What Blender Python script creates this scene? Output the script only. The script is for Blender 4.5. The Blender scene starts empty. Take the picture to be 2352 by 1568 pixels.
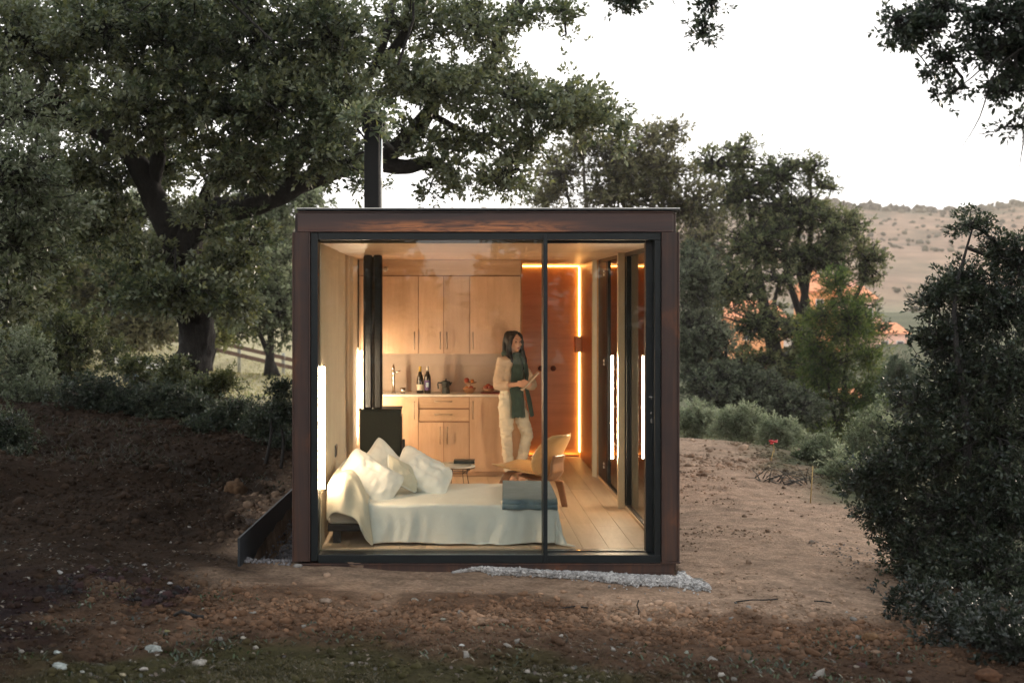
import bpy, bmesh, math, random
import numpy as np
from mathutils import Vector, Matrix, noise as mnoise

# ------------------------------------------------------------------ camera, sky, sun, exposure
SC = bpy.context.scene
CAM_D, CAM_H, FPX = 10.8, 1.93, 3262.0           # metres before the cabin front, eye height above its floor
cd = bpy.data.cameras.new('camera'); cam = bpy.data.objects.new('camera', cd); SC.collection.objects.link(cam)
cam.location = (0, -CAM_D, CAM_H); cam.rotation_euler = (math.radians(90), 0, 0)
cd.sensor_width = 36; cd.lens = FPX / 2352 * 36; cd.shift_x = 154 / 2352; cd.shift_y = -95 / 2352
cd.clip_start = 0.1; cd.clip_end = 4000
cd.dof.use_dof = True; cd.dof.focus_distance = 11.5; cd.dof.aperture_fstop = 2.8
SC.camera = cam
SUN_EL, SUN_AZ = math.radians(7), math.radians(38)   # azimuth clockwise from +Y: behind the scene, to the right
EXPO = 3.1; SKYMAX = tuple(c / 0.15 / 2 ** EXPO for c in (2.2, 2.15, 2.12))
W = bpy.data.worlds.new('World'); SC.world = W; W.use_nodes = True
wn = W.node_tree.nodes; wl = W.node_tree.links
sky = wn.new('ShaderNodeTexSky'); sky.sky_type = 'NISHITA'; sky.sun_disc = False
sky.sun_elevation = SUN_EL; sky.sun_rotation = SUN_AZ; sky.air_density = 1.0; sky.dust_density = 2.0; sky.ozone_density = 1.0
hs = wn.new('ShaderNodeHueSaturation'); hs.inputs['Saturation'].default_value = 0.32
mn = wn.new('ShaderNodeVectorMath'); mn.operation = 'MINIMUM'; mn.inputs[1].default_value = SKYMAX   # the even bright veil of thin dusk cloud
wl.new(sky.outputs[0], hs.inputs['Color']); wl.new(hs.outputs[0], mn.inputs[0]); wl.new(mn.outputs[0], wn['Background'].inputs['Color'])
wn['Background'].inputs['Strength'].default_value = 0.15
sl = bpy.data.lights.new('sun', 'SUN'); sl.energy = 0.45; sl.angle = math.radians(14); sl.color = (1, .84, .68)
so = bpy.data.objects.new('sun', sl); SC.collection.objects.link(so)
sdir = Vector((math.sin(SUN_AZ) * math.cos(SUN_EL), math.cos(SUN_AZ) * math.cos(SUN_EL), math.sin(SUN_EL)))
so.rotation_euler = sdir.to_track_quat('Z', 'Y').to_euler()
SC.view_settings.view_transform = 'Standard'; SC.view_settings.look = 'None'
SC.view_settings.exposure = EXPO; SC.view_settings.gamma = 1; SC.view_settings.use_curve_mapping = False
HAZE = .0003
SC.cycles.volume_bounces = 0; SC.cycles.use_denoising = True; SC.cycles.max_bounces = 10; SC.cycles.transparent_max_bounces = 16
SC.cycles.diffuse_bounces = 5; SC.cycles.glossy_bounces = 5; SC.cycles.sample_clamp_indirect = 4
SC.cycles.caustics_reflective = False; SC.cycles.caustics_refractive = False

# ------------------------------------------------------------------ helpers
def P(px, py, Y):
    """the point at depth Y that the photograph (2352 px wide) shows at px, py"""
    s = (Y + CAM_D) / FPX
    return Vector(((px - 1022) * s, Y, CAM_H - (py - 689) * s))
def sx(Y): return FPX / (Y + CAM_D)
ROOTLOC = {}
def org(o):
    while o.parent: o = o.parent
    return Vector(o.location)
def tag(o, label=None, cat=None, group=None, kind=None):
    if label: o['label'] = label
    if cat: o['category'] = cat
    if group: o['group'] = group
    if kind: o['kind'] = kind
    return o
def thing(name, loc, label, cat, group=None):
    o = bpy.data.objects.new(name, None); SC.collection.objects.link(o); o.location = loc
    o.empty_display_size = .1
    return tag(o, label, cat, group)
def link(name, me, mat, parent=None, loc=None):
    o = bpy.data.objects.new(name, me); SC.collection.objects.link(o)
    if mat is not None and len(me.materials) == 0: me.materials.append(mat)
    if parent is not None: o.parent = parent
    if loc is not None: o.location = loc
    return o
class MB:
    """collects shapes in world coordinates, builds ONE mesh object"""
    def __init__(s): s.v = []; s.f = []; s.sm = []
    def add(s, vs, fs, smooth=False):
        b = len(s.v); s.v += [tuple(v) for v in vs]; s.f += [tuple(i + b for i in f) for f in fs]; s.sm += [smooth] * len(fs); return s
    def box(s, x0, x1, y0, y1, z0, z1):
        x0, x1 = min(x0, x1), max(x0, x1); y0, y1 = min(y0, y1), max(y0, y1); z0, z1 = min(z0, z1), max(z0, z1)
        vs = [(x, y, z) for z in (z0, z1) for y in (y0, y1) for x in (x0, x1)]
        return s.add(vs, [(0, 2, 3, 1), (4, 5, 7, 6), (0, 1, 5, 4), (2, 6, 7, 3), (0, 4, 6, 2), (1, 3, 7, 5)])
    def obox(s, c, u, v, w, a, b, d):
        c = Vector(c); u = Vector(u).normalized(); v = Vector(v).normalized(); w = Vector(w).normalized()
        vs = [c + u * (i * a / 2) + v * (j * b / 2) + w * (k * d / 2) for k in (-1, 1) for j in (-1, 1) for i in (-1, 1)]
        return s.add(vs, [(0, 2, 3, 1), (4, 5, 7, 6), (0, 1, 5, 4), (2, 6, 7, 3), (0, 4, 6, 2), (1, 3, 7, 5)])
    def tube(s, pts, r, n=8, wide=None, r2=None, caps=True, smooth=True):
        """tube through pts; r number or list; r2/wide: second radius and the direction the first one follows"""
        pts = [Vector(p) for p in pts]; m = len(pts)
        rs = [r] * m if isinstance(r, (int, float)) else list(r)
        r2s = rs if r2 is None else ([r2] * m if isinstance(r2, (int, float)) else list(r2))
        vs = []; prev = None
        for i, p in enumerate(pts):
            t = (pts[min(i + 1, m - 1)] - pts[max(i - 1, 0)]).normalized()
            if wide is not None: a = Vector(wide)
            elif prev is None: a = Vector((1, 0, 0)) if abs(t.x) < .8 else Vector((0, 1, 0))
            else: a = prev
            a = (a - t * a.dot(t)); a = a.normalized() if a.length > 1e-6 else t.orthogonal().normalized()
            prev = a; b = t.cross(a)
            for k in range(n):
                th = 2 * math.pi * k / n
                vs.append(p + a * (rs[i] * math.cos(th)) + b * (r2s[i] * math.sin(th)))
        fs = [(i * n + k, i * n + (k + 1) % n, (i + 1) * n + (k + 1) % n, (i + 1) * n + k) for i in range(m - 1) for k in range(n)]
        if caps: fs += [tuple(range(n))[::-1], tuple((m - 1) * n + k for k in range(n))]
        return s.add(vs, fs, smooth)
    def lathe(s, c, prof, n=20, smooth=True):
        c = Vector(c); vs = []; fs = []
        for r, z in prof:
            for k in range(n):
                th = 2 * math.pi * k / n; vs.append((c.x + r * math.cos(th), c.y + r * math.sin(th), c.z + z))
        for i in range(len(prof) - 1):
            for k in range(n): fs.append((i * n + k, i * n + (k + 1) % n, (i + 1) * n + (k + 1) % n, (i + 1) * n + k))
        fs += [tuple(range(n))[::-1], tuple((len(prof) - 1) * n + k for k in range(n))]
        return s.add(vs, fs, smooth)
    def ell(s, c, r, n=14, m=9, R=None):
        c = Vector(c); vs = []; fs = []
        for i in range(m + 1):
            ph = math.pi * i / m
            for k in range(n):
                th = 2 * math.pi * k / n
                d = Vector((r[0] * math.sin(ph) * math.cos(th), r[1] * math.sin(ph) * math.sin(th), -r[2] * math.cos(ph)))
                vs.append(c + (R @ d if R is not None else d))
        for i in range(m):
            for k in range(n): fs.append((i * n + k, i * n + (k + 1) % n, (i + 1) * n + (k + 1) % n, (i + 1) * n + k))
        return s.add(vs, fs, True)
    def grid(s, fn, nu, nv, smooth=True):
        vs = [fn(i / nu, j / nv) for j in range(nv + 1) for i in range(nu + 1)]
        return s.add(vs, [(j * (nu + 1) + i, j * (nu + 1) + i + 1, (j + 1) * (nu + 1) + i + 1, (j + 1) * (nu + 1) + i) for j in range(nv) for i in range(nu)], smooth)
    def mesh(s, name, o=(0, 0, 0)):
        o = Vector(o); me = bpy.data.meshes.new(name)
        me.from_pydata([(v[0] - o.x, v[1] - o.y, v[2] - o.z) for v in s.v], [], s.f)
        me.polygons.foreach_set('use_smooth', s.sm); me.update(); return me
    def build(s, name, mat, parent=None, bevel=0, solid=0, sub=0, own=False):
        """own: a top-level object of its own, origin at its base"""
        if parent is not None: o = org(parent)
        elif own:
            a = np.array(s.v); o = Vector(((a[:, 0].min() + a[:, 0].max()) / 2, (a[:, 1].min() + a[:, 1].max()) / 2, a[:, 2].min()))
        else: o = Vector((0, 0, 0))
        ob = link(name, s.mesh(name, o), mat, parent)
        if parent is None: ob.location = o
        if solid: md = ob.modifiers.new('solid', 'SOLIDIFY'); md.thickness = solid; md.offset = 0
        if bevel: md = ob.modifiers.new('bevel', 'BEVEL'); md.width = bevel; md.segments = 2; md.limit_method = 'ANGLE'
        if sub: md = ob.modifiers.new('sub', 'SUBSURF'); md.levels = sub; md.render_levels = sub
        return ob
    def remesh(s, name, mat, parent, voxel=.006, smooth=6, disp=None):
        """the pieces voxel-merged into one continuous surface"""
        o = org(parent); ob = link(name, s.mesh(name, o), mat)
        m = ob.modifiers.new('r', 'REMESH'); m.mode = 'VOXEL'; m.voxel_size = voxel; m.use_smooth_shade = True
        if smooth: m = ob.modifiers.new('s', 'SMOOTH'); m.iterations = smooth; m.factor = .5
        dg = bpy.context.evaluated_depsgraph_get(); dg.update()
        me = bpy.data.meshes.new_from_object(ob.evaluated_get(dg)); ob.modifiers.clear(); old = ob.data; ob.data = me
        bpy.data.meshes.remove(old)
        if not me.materials: me.materials.append(mat)
        if disp:
            me.update(); n = len(me.vertices); nn = [v.normal.copy() for v in me.vertices]
            for i, v in enumerate(me.vertices): v.co = disp(v.co + o, nn[i]) - o
        ob.parent = parent; return ob
def fast_mesh(name, V, F, col=None, smooth=False):
    """V (n,3), F (m,k) arrays"""
    me = bpy.data.meshes.new(name); n, m, k = len(V), len(F), F.shape[1]
    me.vertices.add(n); me.vertices.foreach_set('co', np.ascontiguousarray(V, np.float32).ravel())
    me.loops.add(m * k); me.loops.foreach_set('vertex_index', np.ascontiguousarray(F, np.int32).ravel())
    me.polygons.add(m); me.polygons.foreach_set('loop_start', np.arange(0, m * k, k, dtype=np.int32))
    me.polygons.foreach_set('loop_total', np.full(m, k, np.int32))
    if smooth: me.polygons.foreach_set('use_smooth', np.ones(m, bool))
    if col is not None:
        a = me.attributes.new('col', 'FLOAT_COLOR', 'POINT'); c = np.ones((n, 4), np.float32); c[:, :3] = col; a.data.foreach_set('color', c.ravel())
    me.update(calc_edges=True); return me
# numpy value noise
_T = np.random.RandomState(5).rand(512, 512).astype(np.float32)
def vn(x, y):
    xi = np.floor(x).astype(int); yi = np.floor(y).astype(int); fx = x - xi; fy = y - yi
    fx = fx * fx * (3 - 2 * fx); fy = fy * fy * (3 - 2 * fy); g = lambda a, b: _T[a % 512, b % 512]
    return (g(xi, yi) * (1 - fx) + g(xi + 1, yi) * fx) * (1 - fy) + (g(xi, yi + 1) * (1 - fx) + g(xi + 1, yi + 1) * fx) * fy - .5
def fbm(x, y, o=4):
    r = 0; a = 1.0
    for i in range(o): r = r + a * vn(x * 2 ** i + 17.3 * i, y * 2 ** i + 9.1 * i); a *= .5
    return r
def sst(a, b, x): t = np.clip((x - a) / (b - a), 0, 1); return t * t * (3 - 2 * t)

# ------------------------------------------------------------------ materials
def new_mat(name):
    m = bpy.data.materials.new(name); m.use_nodes = True; return m, m.node_tree.nodes, m.node_tree.links, m.node_tree.nodes['Principled BSDF']
def N(nodes, t, **kw):
    n = nodes.new(t)
    for k, v in kw.items():
        if k.startswith('i_'):
            key = k[2:]; n.inputs[int(key) if key.isdigit() else key].default_value = v
        else: setattr(n, k, v)
    return n
def ramp(n, l, src, stops):
    r = n.new('ShaderNodeValToRGB'); e = r.color_ramp.elements
    while len(e) < len(stops): e.new(.5)
    for i, (p, c) in enumerate(stops): e[i].position = p; e[i].color = (*c, 1)
    l.new(src, r.inputs[0]); return r
def tex(n, l, scale=(1, 1, 1), nscale=5, detail=4, rough=.5, dist=0, coord='Object', rot=(0, 0, 0)):
    tc = n.new('ShaderNodeTexCoord'); mp = n.new('ShaderNodeMapping'); mp.inputs['Scale'].default_value = scale; mp.inputs['Rotation'].default_value = rot
    l.new(tc.outputs[coord], mp.inputs[0]); t = n.new('ShaderNodeTexNoise')
    t.inputs['Scale'].default_value = nscale; t.inputs['Detail'].default_value = detail; t.inputs['Roughness'].default_value = rough; t.inputs['Distortion'].default_value = dist
    l.new(mp.outputs[0], t.inputs['Vector']); return t
def bump(n, l, bsdf, src, strength=.3, dist=.01):
    b = n.new('ShaderNodeBump'); b.inputs['Strength'].default_value = strength; b.inputs['Distance'].default_value = dist
    l.new(src, b.inputs['Height']); l.new(b.outputs[0], bsdf.inputs['Normal']); return b
def mat_simple(name, c, rough=.6, metal=0, var=.12, nscale=30, bs=.15, bd=.002, coat=0, spec=.5):
    m, n, l, b = new_mat(name); t = tex(n, l, nscale=nscale)
    r = ramp(n, l, t.outputs[0], [(.3, tuple(x * (1 - var) for x in c)), (.7, tuple(min(1, x * (1 + var)) for x in c))])
    l.new(r.outputs[0], b.inputs['Base Color']); b.inputs['Roughness'].default_value = rough; b.inputs['Metallic'].default_value = metal
    b.inputs['Coat Weight'].default_value = coat; b.inputs['Specular IOR Level'].default_value = spec
    if bs: bump(n, l, b, t.outputs[0], bs, bd)
    return m
def mat_wood(name, c1, c2, axis='Z', rough=.45, fine=60, coat=.1, blot=0):
    m, n, l, b = new_mat(name)
    sc = {'X': (.35, 6, 6), 'Y': (6, .35, 6), 'Z': (6, 6, .35)}[axis]
    t = tex(n, l, sc, 2.2, 5, .6, .8); t2 = tex(n, l, sc, fine, 2, .5, .2)
    t3 = tex(n, l, (1, 1, 1), 2.5, 3, .5, .5)
    mx = N(n, 'ShaderNodeMix', data_type='FLOAT', i_0=.35); l.new(t.outputs[0], mx.inputs[2]); l.new(t2.outputs[0], mx.inputs[3])
    mx2 = N(n, 'ShaderNodeMix', data_type='FLOAT', i_0=.25 + blot); l.new(mx.outputs[0], mx2.inputs[2]); l.new(t3.outputs[0], mx2.inputs[3])
    r = ramp(n, l, mx2.outputs[0], [(.36, c1), (.62, c2)])
    oi = n.new('ShaderNodeObjectInfo'); hv = n.new('ShaderNodeHueSaturation')
    mr = N(n, 'ShaderNodeMapRange', i_3=.88, i_4=1.1); l.new(oi.outputs['Random'], mr.inputs[0]); l.new(mr.outputs[0], hv.inputs['Value'])
    l.new(r.outputs[0], hv.inputs['Color']); l.new(hv.outputs[0], b.inputs['Base Color'])
    b.inputs['Roughness'].default_value = rough; b.inputs['Coat Weight'].default_value = coat; b.inputs['Coat Roughness'].default_value = .3
    bump(n, l, b, mx.outputs[0], .12, .002); return m
def mat_corten(name):
    m, n, l, b = new_mat(name)
    t = tex(n, l, (5, 5, .35), 2.2, 6, .65, 1.0); t2 = tex(n, l, (1, 1, 1), 3, 5, .6, .6); t3 = tex(n, l, (1, 1, 1), 90, 3)
    r1 = ramp(n, l, t.outputs[0], [(.34, (.022, .013, .012)), (.5, (.045, .024, .019)), (.68, (.105, .045, .022))])
    r2 = ramp(n, l, t2.outputs[0], [(.4, (.032, .020, .018)), (.62, (.065, .030, .020)), (.78, (.26, .085, .028))])
    mx = N(n, 'ShaderNodeMix', data_type='RGBA', i_0=.45); l.new(r1.outputs[0], mx.inputs[6]); l.new(r2.outputs[0], mx.inputs[7])
    l.new(mx.outputs[2], b.inputs['Base Color']); b.inputs['Metallic'].default_value = .3
    mr = N(n, 'ShaderNodeMapRange', i_3=.35, i_4=.75); l.new(t2.outputs[0], mr.inputs[0]); l.new(mr.outputs[0], b.inputs['Roughness'])
    bump(n, l, b, t3.outputs[0], .25, .001); return m
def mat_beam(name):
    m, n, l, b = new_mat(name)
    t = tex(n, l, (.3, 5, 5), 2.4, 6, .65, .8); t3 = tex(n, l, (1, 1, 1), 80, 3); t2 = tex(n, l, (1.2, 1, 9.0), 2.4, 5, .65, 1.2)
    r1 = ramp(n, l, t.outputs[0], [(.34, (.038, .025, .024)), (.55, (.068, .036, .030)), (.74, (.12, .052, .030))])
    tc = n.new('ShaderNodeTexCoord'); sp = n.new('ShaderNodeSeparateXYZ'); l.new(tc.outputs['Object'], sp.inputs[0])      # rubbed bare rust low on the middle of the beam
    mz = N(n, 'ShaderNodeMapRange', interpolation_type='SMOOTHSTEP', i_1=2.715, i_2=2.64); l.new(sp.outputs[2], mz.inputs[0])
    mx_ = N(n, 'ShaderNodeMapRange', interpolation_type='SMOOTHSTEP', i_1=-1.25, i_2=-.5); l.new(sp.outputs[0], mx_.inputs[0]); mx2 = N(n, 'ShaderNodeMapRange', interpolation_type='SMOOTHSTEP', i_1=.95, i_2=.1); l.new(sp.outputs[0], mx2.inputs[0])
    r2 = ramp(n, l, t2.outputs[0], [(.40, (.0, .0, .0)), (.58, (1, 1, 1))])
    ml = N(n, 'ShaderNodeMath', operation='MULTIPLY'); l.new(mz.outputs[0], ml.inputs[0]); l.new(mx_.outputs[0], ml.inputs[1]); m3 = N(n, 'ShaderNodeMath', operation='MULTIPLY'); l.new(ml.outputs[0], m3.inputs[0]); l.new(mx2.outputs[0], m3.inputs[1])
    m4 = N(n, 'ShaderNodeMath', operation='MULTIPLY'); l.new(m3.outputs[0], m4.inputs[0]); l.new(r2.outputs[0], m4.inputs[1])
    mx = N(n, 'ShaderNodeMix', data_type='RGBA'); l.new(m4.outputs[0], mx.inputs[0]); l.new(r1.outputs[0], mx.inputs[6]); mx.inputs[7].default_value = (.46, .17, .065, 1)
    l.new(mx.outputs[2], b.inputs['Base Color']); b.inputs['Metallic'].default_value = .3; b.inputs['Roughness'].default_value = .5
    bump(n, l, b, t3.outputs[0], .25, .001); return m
def mat_glass(name, tint=(.95, .965, .94), ior=1.45):
    m, n, l, b = new_mat(name); n.remove(b); out = n['Material Output']
    tr = N(n, 'ShaderNodeBsdfTransparent'); tr.inputs[0].default_value = (*tint, 1)
    gl = N(n, 'ShaderNodeBsdfGlossy'); gl.inputs['Roughness'].default_value = .0
    fr = N(n, 'ShaderNodeFresnel', i_IOR=ior); mx = n.new('ShaderNodeMixShader')
    l.new(fr.outputs[0], mx.inputs[0]); l.new(tr.outputs[0], mx.inputs[1]); l.new(gl.outputs[0], mx.inputs[2]); l.new(mx.outputs[0], out.inputs[0]); return m
def mat_emit(name, c, s):
    m, n, l, b = new_mat(name); n.remove(b); e = N(n, 'ShaderNodeEmission', i_Strength=s); e.inputs[0].default_value = (*c, 1)
    l.new(e.outputs[0], n['Material Output'].inputs[0]); return m
def mat_leaf(name, trans=.25, rough=.42, spec=.5):
    m, n, l, b = new_mat(name); a = N(n, 'ShaderNodeAttribute', attribute_name='col')
    l.new(a.outputs['Color'], b.inputs['Base Color']); b.inputs['Roughness'].default_value = rough; b.inputs['Specular IOR Level'].default_value = spec
    tl = n.new('ShaderNodeBsdfTranslucent'); hv = N(n, 'ShaderNodeHueSaturation', i_Saturation=1.15, i_Value=1.5); l.new(a.outputs['Color'], hv.inputs['Color']); l.new(hv.outputs[0], tl.inputs[0])
    mx = N(n, 'ShaderNodeMixShader', i_0=trans); l.new(b.outputs[0], mx.inputs[1]); l.new(tl.outputs[0], mx.inputs[2]); l.new(mx.outputs[0], n['Material Output'].inputs[0]); return m
def mat_vcol(name, rough=.9, nscale=40, bs=.6, bd=.02, var=.35, spec=.2):
    m, n, l, b = new_mat(name); a = N(n, 'ShaderNodeAttribute', attribute_name='col')
    t = tex(n, l, nscale=nscale, detail=8, rough=.65); t2 = tex(n, l, nscale=nscale * .13, detail=5, rough=.6)
    r = ramp(n, l, t.outputs[0], [(.3, (1 - var,) * 3), (.72, (1 + var,) * 3)]); r2 = ramp(n, l, t2.outputs[0], [(.35, (1 - var * .6, 1 - var * .6, 1 - var * .6)), (.65, (1 + var * .4,) * 3)])
    mx = N(n, 'ShaderNodeMix', data_type='RGBA', blend_type='MULTIPLY', i_0=1.0); l.new(a.outputs['Color'], mx.inputs[6]); l.new(r.outputs[0], mx.inputs[7])
    m2 = N(n, 'ShaderNodeMix', data_type='RGBA', blend_type='MULTIPLY', i_0=1.0); l.new(mx.outputs[2], m2.inputs[6]); l.new(r2.outputs[0], m2.inputs[7])
    l.new(m2.outputs[2], b.inputs['Base Color']); b.inputs['Roughness'].default_value = rough; b.inputs['Specular IOR Level'].default_value = spec
    if bs: bump(n, l, b, t.outputs[0], bs, bd)
    return m
def mat_cloth(name, c, var=.06, weave=260, bs=.25):
    m, n, l, b = new_mat(name); t = tex(n, l, nscale=7, detail=7, rough=.62, dist=1.6); t2 = tex(n, l, nscale=weave, detail=2)
    r = ramp(n, l, t.outputs[0], [(.3, tuple(x * (1 - var) for x in c)), (.7, c)]); l.new(r.outputs[0], b.inputs['Base Color'])
    b.inputs['Roughness'].default_value = .95; b.inputs['Sheen Weight'].default_value = .15; b.inputs['Specular IOR Level'].default_value = .15
    mx = N(n, 'ShaderNodeMix', data_type='FLOAT', i_0=.25); l.new(t.outputs[0], mx.inputs[2]); l.new(t2.outputs[0], mx.inputs[3])
    bump(n, l, b, mx.outputs[0], bs, .02); return m
def mat_bark(name, c=(.024, .020, .017)):
    m, n, l, b = new_mat(name); t = tex(n, l, (1, 1, .3), 14, 7, .7, .6)
    r = ramp(n, l, t.outputs[0], [(.32, tuple(x * .35 for x in c)), (.55, c), (.75, tuple(x * 2.0 for x in c))]); l.new(r.outputs[0], b.inputs['Base Color'])
    b.inputs['Roughness'].default_value = .95; t5 = tex(n, l, (1, 1, .22), 34, 5, .7, .4); mxx = N(n, 'ShaderNodeMix', data_type='FLOAT', i_0=.5); l.new(t.outputs[0], mxx.inputs[2]); l.new(t5.outputs[0], mxx.inputs[3]); bump(n, l, b, mxx.outputs[0], 1.0, .09); return m
M = dict(
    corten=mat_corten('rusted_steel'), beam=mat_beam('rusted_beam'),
    black=mat_simple('black_frame', (.006, .009, .010), .42, .0, .2, 20, .1, spec=.3),
    flue=mat_simple('black_enamel', (.008, .008, .008), .16, .2, .2, 12, .08, .002, .3),
    stove=mat_simple('stove_iron', (.022, .026, .017), .55, .4, .2, 60, .2),
    birch=mat_wood('birch_plywood', (.56, .37, .235), (.74, .52, .36), 'Z', blot=.15), wallp=mat_wood('wall_plywood', (.64, .52, .37), (.76, .64, .48), 'Z', rough=.85, coat=0, blot=.15),
    birchx=mat_wood('birch_plywood_across', (.54, .35, .21), (.72, .50, .33), 'X'),
    niche=mat_wood('niche_panel', (.60, .47, .36), (.70, .57, .46), 'X', blot=.2),
    pine=mat_wood('pale_timber', (.60, .49, .32), (.72, .60, .42), 'Z'),
    okume=mat_wood('orange_plywood', (.46, .20, .062), (.62, .30, .105), 'X', rough=.38, fine=30, blot=.1),
    floor=mat_wood('oak_boards', (.50, .37, .25), (.64, .50, .36), 'Y', rough=.55, coat=.05),
    chairp=mat_wood('ash_veneer', (.60, .34, .14), (.74, .45, .20), 'X', rough=.3, coat=.35),
    chairl=mat_wood('walnut_veneer', (.26, .12, .06), (.38, .19, .10), 'Z', rough=.35, coat=.3),
    steel=mat_simple('brushed_steel', (.62, .60, .56), .25, 1, .08, 80, .05),
    handle=mat_simple('handle_metal', (.42, .33, .25), .35, .9, .08, 80, .05),
    knob=mat_simple('dark_bronze', (.10, .035, .02), .35, .6, .1, 60, .05),
    glass=mat_glass('window_glass'), sideglass=mat_glass('side_glass', (.90, .95, .92), 1.75),
    bottle=mat_simple('dark_bottle_glass', (.018, .012, .006), .08, 0, .2, 8, 0, coat=.6),
    clear=mat_glass('tumbler_glass', (.85, .9, .9)),
    linen=mat_cloth('white_linen', (.80, .82, .78)), linen2=mat_cloth('cream_linen', (.72, .67, .54)), linen3=mat_cloth('pillow_linen', (.84, .83, .79)),
    under=mat_cloth('mattress_cloth', (.5, .47, .42)),
    throw=mat_cloth('teal_blanket', (.17, .255, .31), .25, 300, .6),
    white=mat_simple('white_edge', (.78, .74, .68), .4), whitep=mat_simple('white_print', (.8, .8, .78), .5, bs=0),
    label=mat_simple('cream_label', (.62, .56, .46), .7, bs=0), foil=mat_simple('yellow_foil', (.62, .42, .08), .35, .5, bs=0),
    foil2=mat_simple('silver_foil', (.6, .55, .5), .3, .6, bs=0), purple=mat_simple('violet_label', (.09, .05, .16), .6, bs=0), blue=mat_simple('pale_blue', (.35, .45, .55), .6, bs=0),
    moka=mat_simple('dark_enamel', (.03, .034, .03), .35, .3, .1, 30, .05),
    wicker=mat_wood('wooden_bowl', (.28, .13, .06), (.42, .22, .11), 'X', rough=.4), fruit=mat_simple('red_fruit', (.42, .07, .035), .35, 0, .4, 14, .05),
    fruit2=mat_simple('orange_fruit', (.55, .20, .05), .4, 0, .3, 14, .05), tray=mat_simple('red_tray', (.30, .05, .035), .4),
    chim=mat_simple('black_duct', (.007, .007, .007), .6, .1, spec=.12), tan=mat_simple('tan_cover', (.48, .38, .29), .7), book1=mat_simple('black_book_cover', (.02, .03, .03), .4, bs=0), paper=mat_simple('paper', (.66, .58, .46), .8, bs=0),
    skin=mat_simple('skin', (.66, .40, .29), .5, 0, .08, 20, .05), hair=mat_simple('dark_hair', (.007, .005, .005), .5, 0, .5, 120, .5, .003),
    shirt=mat_cloth('beige_blouse', (.74, .60, .46)), trousers=mat_cloth('cream_trousers', (.80, .76, .64)), scarf=mat_cloth('green_scarf', (.075, .125, .11), .4, 160, .7),
    lips=mat_simple('lips', (.36, .10, .085), .5, bs=0), dark=mat_simple('dark_eye', (.015, .01, .01), .2, bs=0), eyew=mat_simple('eye_white', (.6, .56, .5), .3, bs=0),
    led=mat_emit('warm_led', (1, .75, .52), 22), amber=mat_emit('amber_led', (1, .54, .16), 3.6),
    bark=mat_bark('oak_bark'), barkl=mat_bark('pale_bark', (.10, .085, .065)),
    leaf=mat_leaf('oak_leaf', .32, .40, .5), leafb=mat_leaf('back_leaf', .5, .6, .3),
    ground=mat_vcol('soil', .95, 34, 1.0, .03, .42, .05), hill=mat_vcol('hillside', 1, .09, 0, 0, .4), stone=mat_vcol('stone', .9, 24, .5, .01, .25, .06),
    plate=mat_simple('dark_steel_plate', (.022, .026, .030), .5, .4, .25, 8, .1),
    sunset_wall=mat_simple('sunset_orange_render', (.88, .36, .15), .9, 0, .25, 1.5, .1), tile=mat_simple('sunset_roof_tile', (.78, .30, .14), .9, 0, .3, 3, .3),  # orange glow of the low sun put into wall and tile colours
    sunset_plaster=mat_simple('sunset_pink_render', (.86, .52, .40), .9, 0, .2, 1.5, .1), window=mat_simple('dark_pane', (.05, .05, .055), .2, bs=0),  # pink sunset glow put into the wall colour
    rail=mat_simple('weathered_rail', (.14, .085, .06), .9, 0, .3, 9, .3), post=mat_simple('pale_post', (.34, .33, .27), .9, 0, .2, 9, .3),
    cane=mat_simple('yellow_cane', (.36, .24, .08), .8), red=mat_simple('red_petals', (.55, .03, .03), .6, 0, .3, 20, 0), petal=mat_simple('pink_petals', (.6, .22, .25), .6, bs=0),
    plastic=mat_simple('black_plastic', (.01, .012, .016), .3),
)

# ------------------------------------------------------------------ ground
CP = np.array([
    (-1.1, -.35, -.09), (0, -.35, -.135), (1.0, -.35, -.165), (1.8, -.35, -.18), (2.4, .2, -.185), (1.5, -1.2, -.15), (0, -1.2, -.10), (-1.5, -1.2, -.03),
    (-2.0, -.4, -.02), (-3, -.8, .06), (0, -3, -.03), (3, -3, -.10), (-3, -3, .06), (1.5, -4.2, .0), (-1.5, -4.2, .03), (0, -8, .15), (0, -12, .3), (4.5, -8, .2), (-5, -8, .4), (-5, -4, .25),
    (4, -1.6, -.26), (5, -3, -.25), (0, 2, -.30), (0, 5, -.35), (1.5, 3, -.3), (-1.7, 1.6, .02), (-1.75, 3.6, -.03), (-2.1, 3.0, .05), (-3, 2.0, .10), (-3.5, 4.2, .26), (-5, 3, .40), (-2.6, 6, .28), (-4, 6.5, .42), (-6, 6.5, .55),
    (-3.2, 9, .52), (-5, 9.5, .62), (-2.0, 9, .18), (-8, 9, .8), (-1.8, 13, -.1), (-4.5, 15, .1), (-9, 16, .4), (-2.8, 25, -.55), (-6, 25, -.35), (-12, 26, .1), (-9.7, 49, -.22), (-6.5, 49, -1.05), (-3, 49, -1.9), (-14, 49, .1), (-30, 50, 1.5),
    (2.3, 2, -.22), (3, 4, -.24), (2.6, 7, -.20), (2.4, 10, -.13), (3.4, 10, -.16), (4.4, 8, -.22), (4.2, 4, -.27), (3.4, 0, -.25), (1, 10, -.2), (0, 14, -.3),
    (5.6, 4, -.7), (6, 8, -.7), (5.2, 1, -.6), (5, 12.5, -.5), (2.6, 14, -.3), (8, 14, -1.6), (6, 20, -1.5), (1, 22, -.9), (12, 20, -2.6), (10, 40, -3.2), (0, 50, -2.6), (20, 60, -4), (40, 90, -5), (-40, 100, 1), (0, 120, -5), (25, 5, -3), (-20, 0, 1.8), (-12, 3, 1.0), (12, -6, -.4), (-12, -8, .9)])
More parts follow.
